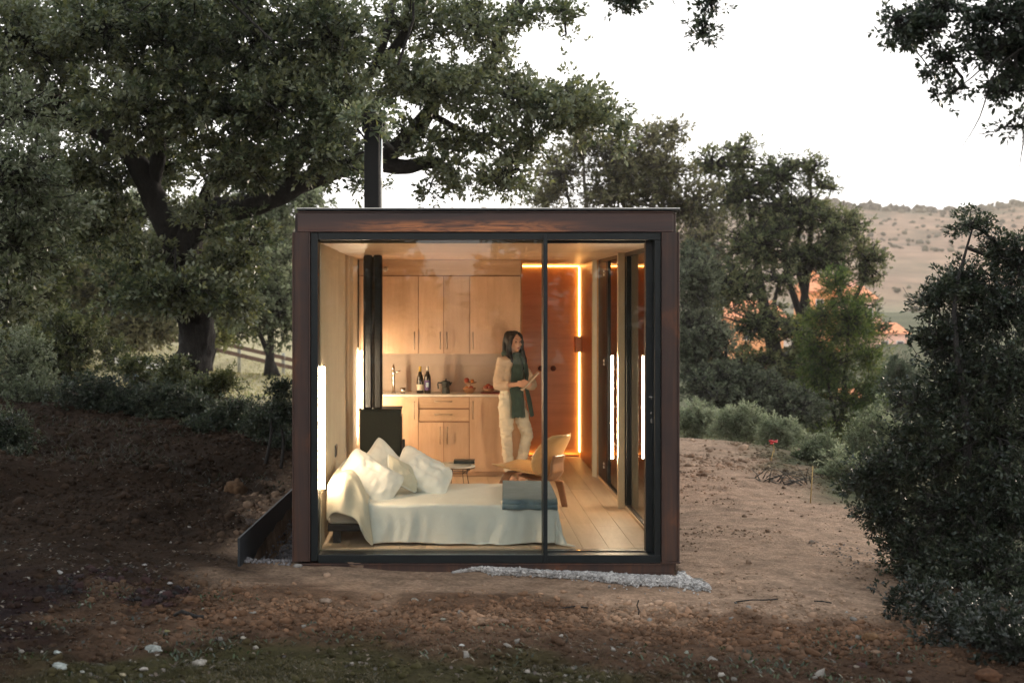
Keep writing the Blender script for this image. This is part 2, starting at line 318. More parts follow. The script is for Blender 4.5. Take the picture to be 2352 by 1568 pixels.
def terrain(x, y):
    x = np.asarray(x, float); y = np.asarray(y, float); num = np.zeros_like(x); den = np.zeros_like(x)
    rr = .35 + .05 * np.hypot(x, y)
    for cx, cy, cz in CP:
        d2 = (x - cx) ** 2 + (y - cy) ** 2; w = 1 / (d2 + rr * rr * .5) ** 2.2; num += w * cz; den += w
    z = num / den
    trench = sst(-1.55, -1.50, x) * (1 - sst(1.75, 1.85, x)) * sst(.1, .5, y) * (1 - sst(6.9, 7.4, y))
    z = z * (1 - trench) + np.minimum(z, -.34) * trench
    near = 1 - sst(14, 30, np.hypot(x, y))
    left = 1 - sst(-2.2, -.8, x); front = 1 - sst(-1.6, -.7, y)
    clod = np.clip(left + front * .9, 0, 1)
    d = fbm(x * 3.1, y * 3.1) * .035 * (.3 + clod) + fbm(x * 11 + 3, y * 11, 3) * .022 * (.12 + clod) + np.maximum(fbm(x * 26, y * 26 + 9, 2), 0) * .016 * (.15 + clod)
    d += (1 - clod) * fbm(x * 2.2 + y * .4, y * 9, 3) * .016 + left * sst(.5, 2, y) * (fbm(x * 5, y * 5, 4) * .05)
    d += fbm(x * .25, y * .25) * .5 * (1 - near)
    return z + d * (near + .3 * (1 - near))
def tz(x, y): return float(terrain(np.array([x]), np.array([y]))[0])
def axis_pts(a, b, st, lo, hi, g):
    mid = np.arange(a, b, st); out = []; s = st; v = a
    while v > lo: s *= g; v -= s; out.append(v)
    left = out[::-1]; out = []; s = st; v = mid[-1]
    while v < hi: s *= g; v += s; out.append(v)
    return np.array(left + list(mid) + out)
gx = axis_pts(-4.6, 5.2, .03, -900, 900, 1.09); gy0 = axis_pts(-4.6, 1.0, .028, -30, 8, 1.02); gy0 = gy0[gy0 < 8]
gyf = []; s_ = gy0[-1] - gy0[-2]; v_ = gy0[-1]
while v_ < 900: s_ *= 1.05; v_ += s_; gyf.append(v_)
gy = np.concatenate([gy0, gyf])
GX, GY = np.meshgrid(gx, gy); GZ = terrain(GX, GY)
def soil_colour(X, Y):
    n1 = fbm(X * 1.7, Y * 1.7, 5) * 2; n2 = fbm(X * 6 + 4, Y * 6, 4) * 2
    dirt = np.array([.30, .203, .138]); clay = np.array([.108, .064, .040]); humus_shade = np.array([.0145, .0085, .0053]); moss = np.array([.034, .030, .013]); straw = np.array([.36, .31, .18]); scrub = np.array([.08, .085, .045])
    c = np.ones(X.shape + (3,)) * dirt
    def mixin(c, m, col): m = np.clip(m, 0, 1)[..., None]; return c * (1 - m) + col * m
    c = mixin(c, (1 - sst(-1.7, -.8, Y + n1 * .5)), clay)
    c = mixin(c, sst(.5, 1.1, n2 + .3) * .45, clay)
    c = mixin(c, (1 - sst(-2.1, -1.0, X + .35 * n1 - .15 * Y * (Y < 0))) * .95, humus_shade)
    c = mixin(c, (1 - sst(-3.3, -1.9, Y + .4 * n1)) * .70, humus_shade * 1.6)  # darkening of the near foreground painted into the soil colour
    c = mixin(c, sst(2.9, 3.6, X + .12 * (Y + 1) + .25 * n1) * (1 - sst(-1.5, 1.5, Y)), humus_shade * 1.5)  # shade of the lower right corner painted into the soil colour
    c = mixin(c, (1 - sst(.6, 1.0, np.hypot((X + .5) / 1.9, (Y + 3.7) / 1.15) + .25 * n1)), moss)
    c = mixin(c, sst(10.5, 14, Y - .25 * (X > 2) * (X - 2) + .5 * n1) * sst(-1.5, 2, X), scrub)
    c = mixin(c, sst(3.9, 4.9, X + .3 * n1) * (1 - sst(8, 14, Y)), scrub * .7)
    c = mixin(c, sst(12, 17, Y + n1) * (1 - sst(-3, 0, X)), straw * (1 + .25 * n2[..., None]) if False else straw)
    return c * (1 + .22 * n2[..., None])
ny, nx = GX.shape; idx = np.arange(nx * ny).reshape(ny, nx)
F = np.stack([idx[:-1, :-1], idx[:-1, 1:], idx[1:, 1:], idx[1:, :-1]], -1).reshape(-1, 4)
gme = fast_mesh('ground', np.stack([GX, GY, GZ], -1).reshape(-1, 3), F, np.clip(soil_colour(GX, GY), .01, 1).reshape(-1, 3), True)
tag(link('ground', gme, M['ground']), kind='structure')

# distant hill
hx = np.linspace(-700, 900, 260); ht = np.linspace(0, 1, 70)
HX, HT = np.meshgrid(hx, ht); HY = 230 + HT * 470
rpx = np.array([-900, 700, 1000, 1300, 1640, 1880, 1960, 2100, 2250, 2310, 2352, 2700, 4200]); rpy = np.array([560, 530, 490, 488, 492, 462, 473, 481, 482, 470, 466, 440, 470])
px_at = HX / (HY + CAM_D) * FPX + 1022
ridge = (689 - np.interp(px_at, rpx, rpy)) / FPX * (700 + CAM_D) + CAM_H
HZ = -9 + (ridge + 9) * (HT ** 1.15) + fbm(HX / 60, HY / 60) * 5 * HT * (1 - .8 * HT)
sp = fbm(HX / 9, HY / 22, 4) * 2; big = fbm(HX / 70, HY / 90, 3) * 2
hc = np.ones(HX.shape + (3,)) * np.array([.25, .152, .095]); k = np.clip(sst(-.05, .5, sp + .4 * big), 0, 1)[..., None] * .55
hc = hc * (1 - k) + np.array([.10, .08, .045]) * k; kt = sst(.80, .97, HT + .1 * sp)[..., None] * .75; hc = hc * (1 - kt) + np.array([.10, .08, .04]) * kt; k2 = (1 - sst(.1, .42, HT + .15 * big))[..., None]; hc = hc * (1 - k2) + np.array([.19, .175, .105]) * k2
idx = np.arange(HX.size).reshape(HX.shape); F = np.stack([idx[:-1, :-1], idx[:-1, 1:], idx[1:, 1:], idx[1:, :-1]], -1).reshape(-1, 4)
tag(link('hill', fast_mesh('hill', np.stack([HX, HY, HZ], -1).reshape(-1, 3), F, hc.reshape(-1, 3), True), M['hill']), kind='structure')

# ------------------------------------------------------------------ foliage builders
def leaf_mesh(name, cen, outd, rng, L, Wd, pal, clump_tone, up=.35, curl=.25):
    """one quad per leaf; cen (n,3) leaf bases, outd (n,3) rough growth direction"""
    n = len(cen); d = outd + rng.normal(0, .28, (n, 3)); d /= np.linalg.norm(d, axis=1)[:, None] + 1e-9
    nr = rng.normal(0, 1, (n, 3)); nr[:, 2] = np.abs(nr[:, 2]) + up * 2
    s = np.cross(d, nr); s /= np.linalg.norm(s, axis=1)[:, None] + 1e-9; nn = np.cross(s, d)
    l = L * rng.uniform(.65, 1.3, (n, 1)); w = Wd * rng.uniform(.7, 1.25, (n, 1))
    b = cen; t = cen + d * l - nn * l * curl * .3; m1 = cen + d * l * .52 + s * w * .5 + nn * w * curl; m2 = cen + d * l * .52 - s * w * .5 + nn * w * curl
    V = np.stack([b, m1, t, m2], 1).reshape(-1, 3); Fq = np.arange(4 * n).reshape(n, 4)
    pal = np.array(pal); ci = np.clip((clump_tone + rng.normal(0, .22, n)), 0, .999) * (len(pal) - 1); i0 = ci.astype(int); fr = (ci - i0)[:, None]
    c = pal[i0] * (1 - fr) + pal[np.minimum(i0 + 1, len(pal) - 1)] * fr; c = c * rng.uniform(.8, 1.22, (n, 1))
    return V, Fq, np.repeat(c, 4, 0)
def twig_arrays(A, B, r0, r1, rng, bend=.12):
    """three-sided twigs from A to B through a bent middle"""
    n = len(A); mid = (A + B) / 2 + rng.normal(0, bend, (n, 3)) * np.linalg.norm(B - A, axis=1)[:, None]
    t = B - A; t /= np.linalg.norm(t, axis=1)[:, None] + 1e-9; a = np.cross(t, [0.3, .5, .81]); a /= np.linalg.norm(a, axis=1)[:, None] + 1e-9; b = np.cross(t, a)
    V = []
    for p, r in ((A, r0), (mid, (r0 + r1) / 2), (B, r1)):
        for k in range(3): th = 2 * math.pi * k / 3; V.append(p + (a * math.cos(th) + b * math.sin(th)) * np.reshape(r, (-1, 1)) if np.ndim(r) else p + (a * math.cos(th) + b * math.sin(th)) * r)
    V = np.stack(V, 1).reshape(-1, 3); f = []
    for i in range(2):
        for k in range(3): f.append((i * 3 + k, i * 3 + (k + 1) % 3, i * 3 + 3 + (k + 1) % 3, i * 3 + 3 + k))
    f = np.array(f); Fq = (np.arange(n)[:, None, None] * 9 + f[None]).reshape(-1, 4)
    return V, Fq
def foliage(root, blobs, n_leaf, L, Wd, pal, seed, clump=.28, per=60, mat='leaf', limbs=None, twig=.006, shell=.45, bark='bark', up=.35, droop=0, flat=.75, bmin=0):
    """crown (leaves) and branches (twigs) under root. blobs: (x,y,z,rx,ry,rz[,weight])"""
    rng = np.random.RandomState(seed); B = np.array([tuple(b) + (1,) * (7 - len(b)) for b in blobs], float); o = np.array(org(root))
    wt = (B[:, 3] * B[:, 4] * B[:, 5]) ** (2 / 3.) * B[:, 6]; wt /= wt.sum(); K = max(4, n_leaf // per)
    bi = rng.choice(len(B), K, p=wt); u = rng.normal(0, 1, (K, 3)); u /= np.linalg.norm(u, axis=1)[:, None]; rad = rng.uniform(0, 1, K) ** shell
    cc = B[bi, :3] + u * rad[:, None] * B[bi, 3:6] * rng.uniform(.82, 1.12, (K, 1))
    ctone = np.clip(.5 + fbm(cc[:, 0] * .9 + cc[:, 2] * .5, cc[:, 1] * .9 + cc[:, 2] * .8, 2) * .8 + rng.normal(0, .16, K), 0, 1)
    cs = clump * rng.uniform(.55, 1.35, K); ros = 8
    sub = np.maximum(1, rng.poisson(per / ros, K)); si = np.repeat(np.arange(K), sub); ns = len(si)          # leaf rosettes at the shoot ends
    g = rng.normal(0, 1, (ns, 3)); g /= np.linalg.norm(g, axis=1)[:, None]; g = g * (rng.uniform(0, 1, (ns, 1)) ** .5) * np.array([1, 1, flat])
    sp0 = cc[si] + g * cs[si][:, None]; sp0[:, 2] -= droop * np.abs(g[:, 0]) * cs[si]; sax = g + u[si] * .5 + np.array([0, 0, .35 - droop]); sax /= np.linalg.norm(sax, axis=1)[:, None] + 1e-9
    stone_ = np.clip(ctone[si] + rng.normal(0, .22, ns), 0, 1); ci = np.repeat(np.arange(ns), rng.randint(ros - 3, ros + 4, ns)); n = len(ci)
    q = rng.normal(0, 1, (n, 3)); q /= np.linalg.norm(q, axis=1)[:, None]; pos = sp0[ci] + sax[ci] * (rng.uniform(-1.3, .3, (n, 1)) * L * .8) + q * L * .22
    outd = q * .9 + sax[ci] * .9; ctone = stone_
    if limbs is not None and bmin > 0:
        pass
    V, Fq, C = leaf_mesh('x', pos, outd, rng, L, Wd, pal, ctone[ci], up)
    cr = link('crown', fast_mesh('crown', V - o, Fq, C), M[mat], root)
    # twigs: blob centre/limb -> clump -> outer shoots
    if limbs is not None:
        LP = np.array(limbs); j = np.array([np.argmin(((LP - b) ** 2).sum(1)) for b in B[:, :3]])
        bstart = LP[j]
    else: bstart = B[:, :3] - np.array([0, 0, 1]) * B[:, 5:6] * .6
    r1 = twig * 3; dv = B[:, :3] - bstart; ln = np.linalg.norm(dv, axis=1)[:, None] + 1e-6; bstart = B[:, :3] - dv / ln * np.minimum(ln, 1.1)
    V1, F1 = twig_arrays(bstart, B[:, :3], r1 * 1.2, r1 * .8, rng, .16)
    A2 = B[bi, :3] + (cc - B[bi, :3]) * rng.uniform(0, .15, (K, 1)); V2, F2 = twig_arrays(A2, cc, r1 * .8, twig * .8, rng, .09)
    q = 3; A3 = np.repeat(cc, q, 0); B3 = A3 + np.clip(rng.normal(0, .5, A3.shape), -.75, .75) * np.repeat(cs, q)[:, None]; V3, F3 = twig_arrays(A3, B3, twig * .7, twig * .3, rng, .12)
    V = np.concatenate([V1, V2, V3]); Fq = np.concatenate([F1, F2 + len(V1), F3 + len(V1) + len(V2)])
    link('branches', fast_mesh('branches', V - o, Fq, None, True), M[bark], root)
    return cr
def smooth_pts(pts, k=3):
    """Catmull-Rom through (point, radius)"""
    out = []
    for i in range(len(pts) - 1):
        p0, p1, p2, p3 = pts[max(i - 1, 0)], pts[i], pts[i + 1], pts[min(i + 2, len(pts) - 1)]
        for j in range(k):
            t = j / k
            q = [.5 * (2 * p1[c] + (p2[c] - p0[c]) * t + (2 * p0[c] - 5 * p1[c] + 4 * p2[c] - p3[c]) * t * t + (3 * p1[c] - p0[c] - 3 * p2[c] + p3[c]) * t ** 3) for c in range(4)]
            out.append(q)
    out.append(list(pts[-1])); return out
def limb(mb, pts, n=10, seed=0, k=4, knob=.12):
    if max(p[3] for p in pts) > .06: n, k = n + 8, k * 3
    """pts: (px,py,Y,radius)"""
    rng = random.Random(seed); q = smooth_pts([tuple(P(a, b, Y)) + (r,) for a, b, Y, r in pts], k)
    m = len(q); base = len(mb.v); vs = []; P0 = [Vector(a[:3]) for a in q]; prev = Vector((1, 0, 0))
    for i, p in enumerate(P0):
        t = (P0[min(i + 1, m - 1)] - P0[max(i - 1, 0)]).normalized(); a = (prev - t * prev.dot(t)); a = a.normalized() if a.length > 1e-5 else t.orthogonal().normalized(); prev = a; b = t.cross(a)
        for kk in range(n):
            th = 2 * math.pi * kk / n; r = q[i][3] * (1 + knob * (mnoise.noise(p * 2.3 + Vector((kk * .7, seed, 0))) + .5 * math.sin(3 * th + i * .6 * 4 / k) + 1.0 * mnoise.noise(p * 7 + Vector((math.cos(th) * 2.2, math.sin(th) * 2.2, seed)))))
            vs.append(p + a * (r * math.cos(th)) + b * (r * math.sin(th)))
    fs = [(i * n + kk, i * n + (kk + 1) % n, (i + 1) * n + (kk + 1) % n, (i + 1) * n + kk) for i in range(m - 1) for kk in range(n)] + [tuple((m - 1) * n + kk for kk in range(n))]
    mb.add(vs, fs, True); return [tuple(p) for p in P0]
def blob(px, py, Y, rpx, rpz, ry, w=1):
    p = P(px, py, Y); s = 1 / sx(Y); return (p.x, p.y, p.z, rpx * s, ry, rpz * s, w)


# ------------------------------------------------------------------ the cabin
cab = thing('cabin', (0.3, 0, -.16), 'rust steel framed cabin with a big glass front, lit warm inside', 'cabin')
XL, XR, ZC, YB = -.963, 1.69, 2.37, 6.73
def bx(name, mat, x0, x1, y0, y1, z0, z1, parent=cab, bevel=.002):
    return MB().box(x0, x1, y0, y1, z0, z1).build(name, M[mat] if isinstance(mat, str) else mat, parent, bevel)
def channel(name, x0, x1, z0, z1, vertical, y=0, d=.14, parent=cab, mat='corten'):
    m = MB()
    if vertical:
        m.box(x0 + .012, x1 - .012, y + .010, y + d, z0, z1); m.box(x0, x0 + .011, y, y + d, z0, z1); m.box(x1 - .011, x1, y, y + d, z0, z1)
    else:
        m.box(x0, x1, y + .010, y + d, z0 + .012, z1 - .012); m.box(x0, x1, y, y + d, z0, z0 + .011); m.box(x0, x1, y, y + d, z1 - .011, z1)
    return m.build(name, M[mat], parent, .0015)
channel('steel_column', -1.162, -1.026, -.058, 2.446, True)
channel('steel_column', 1.649, 1.785, -.058, 2.446, True)
bx('base_plate', 'corten', 1.640, 1.790, -.003, .15, -.072, -.060)
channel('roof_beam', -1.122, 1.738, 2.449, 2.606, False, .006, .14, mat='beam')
channel('base_beam', -1.10, 1.745, -.165, -.074, False, .012, .14)
bx('roof_sheet', 'plate', -1.125, 1.782, -.02, 6.95, 2.612, 2.622)
bx('roof_edge', 'white', -1.128, 1.785, -.024, 6.96, 2.6235, 2.629, bevel=.001)
bx('roof', 'corten', -1.10, 1.72, .16, 6.90, 2.44, 2.60)
bx('side_beam', 'corten', 1.715, 1.783, .16, 6.88, 2.415, 2.600); bx('side_beam', 'corten', 1.715, 1.783, .16, 6.88, -.150, -.020)
for yy in (2.36, 4.72, 6.80): channel('steel_column', 1.72, 1.780, -.018, 2.412, True, yy, .08)
bx('outer_wall', 'corten', -1.155, -1.11, .145, 6.9, -.15, 2.60); bx('back_wall', 'corten', -1.10, 1.71, 6.82, 6.88, -.15, 2.43)
# black window frame
fr = MB()
fr.box(-1.023, -.969, .025, .20, -.058, 2.444); fr.box(-.967, 1.646, .025, .20, 2.389, 2.444)
fr.box(-.967, 1.646, .022, .24, -.0715, -.011); fr.box(.782, 1.546, .16, .235, 2.368, 2.3885); fr.box(1.548, 1.646, .15, .25, -.009, 2.387)
fr.box(1.600, 1.6465, .03, .149, -.0105, 2.388)
fr.build('window_frame', M['black'], cab, .003)
bx('window_sill', 'black', .784, 1.545, .158, .238, -.010, -.002)
bx('mullion', 'black', .750, .781, .010, .235, -.068, 2.43)
bx('fixed_pane', 'glass', -.966, .748, .058, .066, -.010, 2.388, bevel=0); bx('sliding_pane', 'glass', .783, 1.546, .176, .184, -.001, 2.367, bevel=0)
s_ = sx(.15)
for nm, zz, w, h in (('door_handle', 1.93 - (911 - 689) / s_, .034, .007), ('lock_button', 1.93 - (948 - 689) / s_, .014, .014), ('lock', 1.93 - (966 - 689) / s_, .013, .036)):
    m = MB().box(1.590 - w / 2, 1.590 + w / 2, .139, .149, zz - h / 2, zz + h / 2)
    if nm == 'door_handle': m.box(1.586, 1.594, .1395, .149, zz - .016, zz - h / 2)
    m.build(nm, M['steel'], cab, .001)
# floor boards, running away from the window
bx('subfloor', 'pine', -1.10, 1.71, .24, 6.8, -.09, -.03)
rng = random.Random(4); w = (XR - .005 - XL) / 13
for i in range(13):
    y = .243; first = True
    while y < YB:
        L = rng.uniform(1.2, 2.6) if not first else rng.uniform(.6, 2.2); y1 = min(YB, y + L); first = False
        bx('floor_board', 'floor', XL + w * i + .0012, XL + w * (i + 1) - .0012, y + .001, y1 - .001, -.022, 0, bevel=.0012); y = y1
# ceiling panels and walls
for y0, y1 in ((.21, 2.4), (2.404, 4.8), (4.804, YB)): bx('ceiling_panel', 'birchx', XL - .02, 1.70, y0, y1, ZC, ZC + .03)
bx('wall_panel', 'wallp', XL - .03, XL, .205, 2.02, 0, ZC - .001); bx('wall_panel', 'wallp', XL - .03, XL, 2.023, 3.55, 0, ZC - .001); bx('wall_panel', 'wallp', XL - .03, -.93, 3.552, 4.725, 0, ZC - .0015)
bx('wall_core', 'pine', -1.105, XL - .032, .2, 6.8, -.02, 2.43)
bx('track', 'flue', -.928, -.915, 4.30, 4.46, 1.42, ZC - .01)
bx('back_panel', 'okume', .78, 1.70, YB, YB + .03, 0, ZC - .001)
bx('alcove_wall', 'okume', 1.662, 1.70, 4.80, YB - .002, 0, ZC - .001)
bx('corner_post', 'pine', 1.612, 1.660, 4.73, 4.80, 0.001, ZC - .002)
for x0, x1 in ((.86, 1.2505), (1.2545, 1.648)):
    d = bx('cupboard_door', 'okume', x0, x1, YB - .022, YB - .003, .05, 2.325); xk = 1.177 if x0 < 1 else 1.333
    MB().tube([(xk, YB - .023, 1.09), (xk, YB - .06, 1.09)], [.02, .034], 16).build('knob', M['knob'], d)
for n_, a in (('led_strip', (.86, 1.649, YB - .035, YB - .024, 2.345, 2.352)), ('led_strip', (1.650, 1.660, YB - .040, YB - .026, 1.47, 2.338)), ('led_strip', (1.650, 1.660, YB - .040, YB - .026, .06, 1.29)), ('led_strip', (.90, 1.64, YB - .050, YB - .040, .004, .012)), ):
    bx(n_, 'amber', *a, bevel=0)
bx('skirting', 'okume', .86, 1.645, YB - .068, YB - .060, .001, .030)
b_ = bx('switch_box', 'okume', 1.585, 1.661, 6.42, 6.60, 1.30, 1.48); bx('box_edge', 'white', 1.583, 1.660, 6.418, 6.602, 1.4815, 1.487, b_)
# right-hand glass side with casement, posts and tracks
bx('casement', 'black', 1.676, 1.698, 3.93, 4.70, .045, 2.33)
for py in (627, 832, 1068):
    sH = sx(4.15); z = 1.93 - (py - 689) / sH; m = MB()
    m.box(1.666, 1.6755, 4.12, 4.16, z - .030, z - .006).box(1.666, 1.6755, 4.12, 4.16, z + .006, z + .030); m.build('hinge', M['whitep'], cab, .002)
side = MB(); side.box(1.678, 1.712, .252, 4.72, .001, .040).box(1.678, 1.712, .252, 4.72, 2.335, 2.369).box(1.676, 1.712, 2.30, 2.347, .041, 2.334).box(1.676, 1.712, 2.425, 2.47, .041, 2.334).box(1.676, 1.712, .253, .32, .041, 2.334).box(1.680, 1.712, 3.87, 3.925, .041, 2.334)
side.build('side_frame', M['black'], cab, .002)
bx('side_pane', 'sideglass', 1.697, 1.703, .322, 2.299, .041, 2.334, bevel=0); bx('side_pane', 'sideglass', 1.697, 1.703, 2.472, 3.868, .041, 2.334, bevel=0)
bx('timber_post', 'pine', 1.603, 1.664, 2.35, 2.422, .001, ZC - .002)
bx('timber_sill', 'floor', 1.663, 1.677, .25, 4.7, .001, .030)
bx('socket', 'plastic', XL + .001, XL + .012, 1.60, 1.75, .56, .66); bx('socket_plate', 'niche', XL + .001, XL + .008, 2.9, 3.0, .38, .50)
# chimney above the roof
m = MB(); m.box(-.778, -.632, 2.86, 3.04, 2.60, 3.55); m.box(-.80, -.60, 2.84, 3.06, 3.552, 3.76); ch = m.build('chimney', M['chim'], cab, .01)
MB().tube([(-.618, 2.93, 2.60), (-.618, 2.93, 3.60)], .016, 12).build('steel_pipe', M['steel'], ch)
MB().tube([(-.575, 2.95, 3.56), (-.575, 2.95, 3.72)], .030, 14).build('pipe_cap', M['steel'], ch)

# ------------------------------------------------------------------ kitchen unit
YK = 4.73
def KX(px): return (px - 1022) / sx(YK)
def KZ(py): return CAM_H - (py - 689) / sx(YK)
kit = thing('kitchen_unit', (0, YK + .3, 0), 'pale plywood kitchen unit with niche and wall cupboards behind the woman', 'kitchen unit')
xk0, xk1, g = -.928, KX(1196), .0032
def kb(name, mat, x0, x1, y0, y1, z0, z1, parent=kit, bevel=.0015): return bx(name, mat, x0, x1, y0, y1, z0, z1, parent, bevel)
def vhandle(door, px, p0, p1):
    x = KX(px); z0, z1 = KZ(p1), KZ(p0); m = MB()
    m.tube([(x, YK - .018, z0), (x, YK - .045, z0 + .001), (x, YK - .045, z1 - .001), (x, YK - .018, z1)], .0055, 8); m.build('handle', M['handle'], door)
def hhandle(door, p0, p1, py):
    x0, x1 = KX(p0), KX(p1); z = KZ(py); m = MB(); m.tube([(x0, YK - .018, z), (x0 + .001, YK - .045, z), (x1 - .001, YK - .045, z), (x1, YK - .018, z)], .0055, 8); m.build('handle', M['handle'], door)
kb('top_panel', 'birchx', xk0, xk1, YK - .018, YK, KZ(632), ZC - .003); 
kb('carcass', 'chairl', xk0, xk1, YK + .002, 5.25, KZ(812) + .001, ZC - .004); kb('carcass', 'chairl', xk0, xk1, YK + .002, 5.25, .06, .872)
kb('kickboard', 'birchx', xk0, xk1, YK + .03, YK + .05, .002, .058)
for a, b_, h in ((xk0, KX(961), 952), (KX(961), KX(1019), 1011), (KX(1019), KX(1079), 1026), (KX(1079), xk1, 1086)):
    d = kb('wall_cupboard_door', 'birch', a + g, b_ - g, YK - .018, YK, KZ(812), KZ(634) - .003); vhandle(d, h, 763, 801)
for a, b_, h, top in ((xk0, KX(961), 952, 911), (KX(961), KX(1019), 1011, 969), (KX(1019), KX(1078), 1027, 969), (KX(1078), xk1, 1086, 911)):
    d = kb('base_cupboard_door', 'birch', a + g, b_ - g, YK - .018, YK, KZ(1083), KZ(top) - .002); vhandle(d, h, *((921, 961) if top == 911 else (980, 1018)))
for t, b_, h in ((911, 937, 921), (939, 967, 951)):
    d = kb('drawer', 'birchx', KX(961) + g, KX(1078) - g, YK - .018, YK, KZ(b_) + .003, KZ(t) - .003); hhandle(d, 999, 1038, h)
kb('countertop', 'white', xk0, xk1 + .002, YK - .020, 5.20, .875, .899)
kb('niche_back', 'niche', xk0, xk1, 5.202, 5.24, .90, KZ(812)); kb('niche_side', 'niche', xk1 - .018, xk1, YK + .001, 5.201, .90, KZ(812))
kb('end_panel', 'okume', xk1 + .003, xk1 + .02, YK + .004, YB - .004, .001, ZC - .005)
MB().tube([(KX(885), YK - .019, KZ(617)), (KX(885), YK - .030, KZ(617))], .034, 20).build('vent', M['niche'], kit)
MB().tube([(KX(885), YK - .031, KZ(617)), (KX(885), YK - .034, KZ(617))], .020, 16).build('vent_hub', M['handle'], kit)
CY = 4.93
def cxp(px): return (px - 1022) / sx(CY)
tp = thing('tap', (cxp(904), CY, .9), 'tall brushed steel kitchen tap left of the wine bottles', 'tap')
x = cxp(904); m = MB().lathe((x, CY, .899), [(.028, 0), (.028, .012), (.017, .016), (.017, .20), (.021, .205), (.021, .24), (.014, .25), (.014, .29)]); m.build('tap_body', M['steel'], tp)
MB().tube([(x, CY, 1.18), (x, CY, 1.20), (x, CY - .04, 1.215), (x, CY - .12, 1.20), (x, CY - .15, 1.17)], .011, 10).build('spout', M['steel'], tp)
MB().tube([(x + .02, CY, 1.12), (x + .075, CY, 1.15)], .006, 8).build('lever', M['steel'], tp)
x = cxp(926); tag(MB().lathe((x, CY - .05, .899), [(.024, 0), (.029, .066), (.0275, .066), (.0225, .005)]).build('tumbler', M['steel'], None, own=True), 'small metal tumbler beside the kitchen tap', 'tumbler')
def bottle(px, label, foil, lab, bordeaux):
    x = cxp(px); t = thing('wine_bottle', (x, CY, .9), label, 'bottle', 'wine bottles on the counter')
    pr = [(.034, 0), (.038, .006), (.038, .16), (.036, .185), (.020, .225), (.0145, .25), (.0145, .29)] if bordeaux else [(.036, 0), (.040, .006), (.040, .125), (.034, .17), (.022, .215), (.0145, .245), (.0145, .29)]
    MB().lathe((x, CY, .8995), pr).build('glass_body', M['bottle'], t)
    MB().lathe((x, CY, .8995), [(.0155, .225 + .015), (.0158, .293), (.0150, .297)]).build('foil', M[foil], t)
    r = .0385 if bordeaux else .0405
    def fn(u, v): a = -math.pi / 2 + (u - .5) * 2.2; return (x + r * math.cos(a), CY + r * math.sin(a), .899 + (.035 + v * (.11 if bordeaux else .065)))
    lb = MB().grid(fn, 12, 2).build('bottle_label', M[lab], t)
    if bordeaux:
        def f2(u, v): a = -math.pi / 2 + (u - .5) * .9; return (x + (r + .0012) * math.cos(a), CY + (r + .0012) * math.sin(a), .899 + .07 + v * .05)
        MB().grid(f2, 6, 2).build('label_emblem', M['blue'], lb)
bottle(965, 'green wine bottle with yellow foil and cream label', 'foil', 'label', False)
bottle(982, 'black wine bottle with a violet printed label', 'foil2', 'purple', True)
x = cxp(1024); mo = thing('moka_pot', (x, CY - .03, .9), 'dark stovetop coffee pot on the kitchen counter', 'coffee pot')
MB().lathe((x, CY - .03, .8995), [(.045, 0), (.046, .006), (.040, .062), (.037, .068)], 8, False).build('boiler', M['moka'], mo)
MB().lathe((x, CY - .03, .8995), [(.037, .069), (.040, .075), (.050, .125), (.049, .128)], 8, False).build('jug', M['moka'], mo)
MB().lathe((x, CY - .03, .8995), [(.050, .1285), (.044, .134), (.010, .142), (.008, .150), (.011, .158), (.004, .163)], 12).build('lid', M['moka'], mo)
MB().tube([(x - .045, CY - .03, 1.015), (x - .085, CY - .03, 1.018), (x - .090, CY - .03, 1.00), (x - .082, CY - .03, .95)], .008, 8).build('handle', M['plastic'], mo)
MB().tube([(x + .044, CY - .03, .995), (x + .066, CY - .03, 1.024)], [.014, .006], 8).build('spout', M['moka'], mo)
def fruit(x, y, z, r, mat, label, grp):
    m = MB().ell((x, y, z + r), (r, r, r * .92), 12, 8); o = m.build('fruit', M[mat], None, own=True); tag(o, label, 'fruit', grp)
    return o
x = cxp(1078); fs = thing('fruit_stand', (x, CY, .9), 'two tier wooden fruit stand between coffee pot and woman', 'fruit stand')
MB().lathe((x, CY, .8995), [(.035, 0), (.050, .01), (.070, .045), (.073, .062), (.069, .062), (.055, .02), (.02, .014)]).build('lower_bowl', M['wicker'], fs)
MB().tube([(x + .01, CY + .02, .91), (x + .01, CY + .02, 1.005)], .004, 8).build('stem', M['handle'], fs)
MB().lathe((x + .01, CY, 1.003), [(.012, 0), (.055, .006), (.075, .018), (.072, .020), (.03, .009)]).build('upper_plate', M['wicker'], fs)
for i, (dx, dy, dz, r, mt, lb) in enumerate(((-.030, -.01, .115, .030, 'fruit', 'large red apple on the upper tier of the stand'), (.032, .0, .113, .022, 'fruit2', 'small orange fruit on the right of the upper tier'),
        (-.030, -.02, .035, .024, 'fruit2', 'orange fruit at left in the lower bowl of the stand'), (.020, -.025, .036, .025, 'fruit', 'red fruit at right in the lower bowl of the stand'))):
    fruit(x + dx, CY + dy, .9 + dz, r, mt, lb, 'fruits on the stand')
x = cxp(1122); tr = tag(MB().lathe((x + .02, CY, .8995), [(.105, 0), (.115, .010), (.112, .011), (.10, .004)], 28).build('tray', M['tray'], None, own=True), 'thin red round tray under the fruit bowl', 'tray')
tag(MB().lathe((x, CY, .9045), [(.035, 0), (.055, .012), (.080, .050), (.077, .051), (.05, .016)], 24).build('fruit_bowl', M['wicker'], None, own=True), 'brown wooden fruit bowl on a red tray beside the woman', 'bowl')
for dx, dy, dz, lb in ((-.032, -.01, .02, 'red apple at left in the bowl on the tray'), (.028, -.015, .022, 'red apple at right in the bowl on the tray'), (-.002, .025, .038, 'red apple on top of the bowl on the tray')): fruit(x + dx, CY + dy, .905 + dz, .032, 'fruit', lb, 'apples in the bowl')

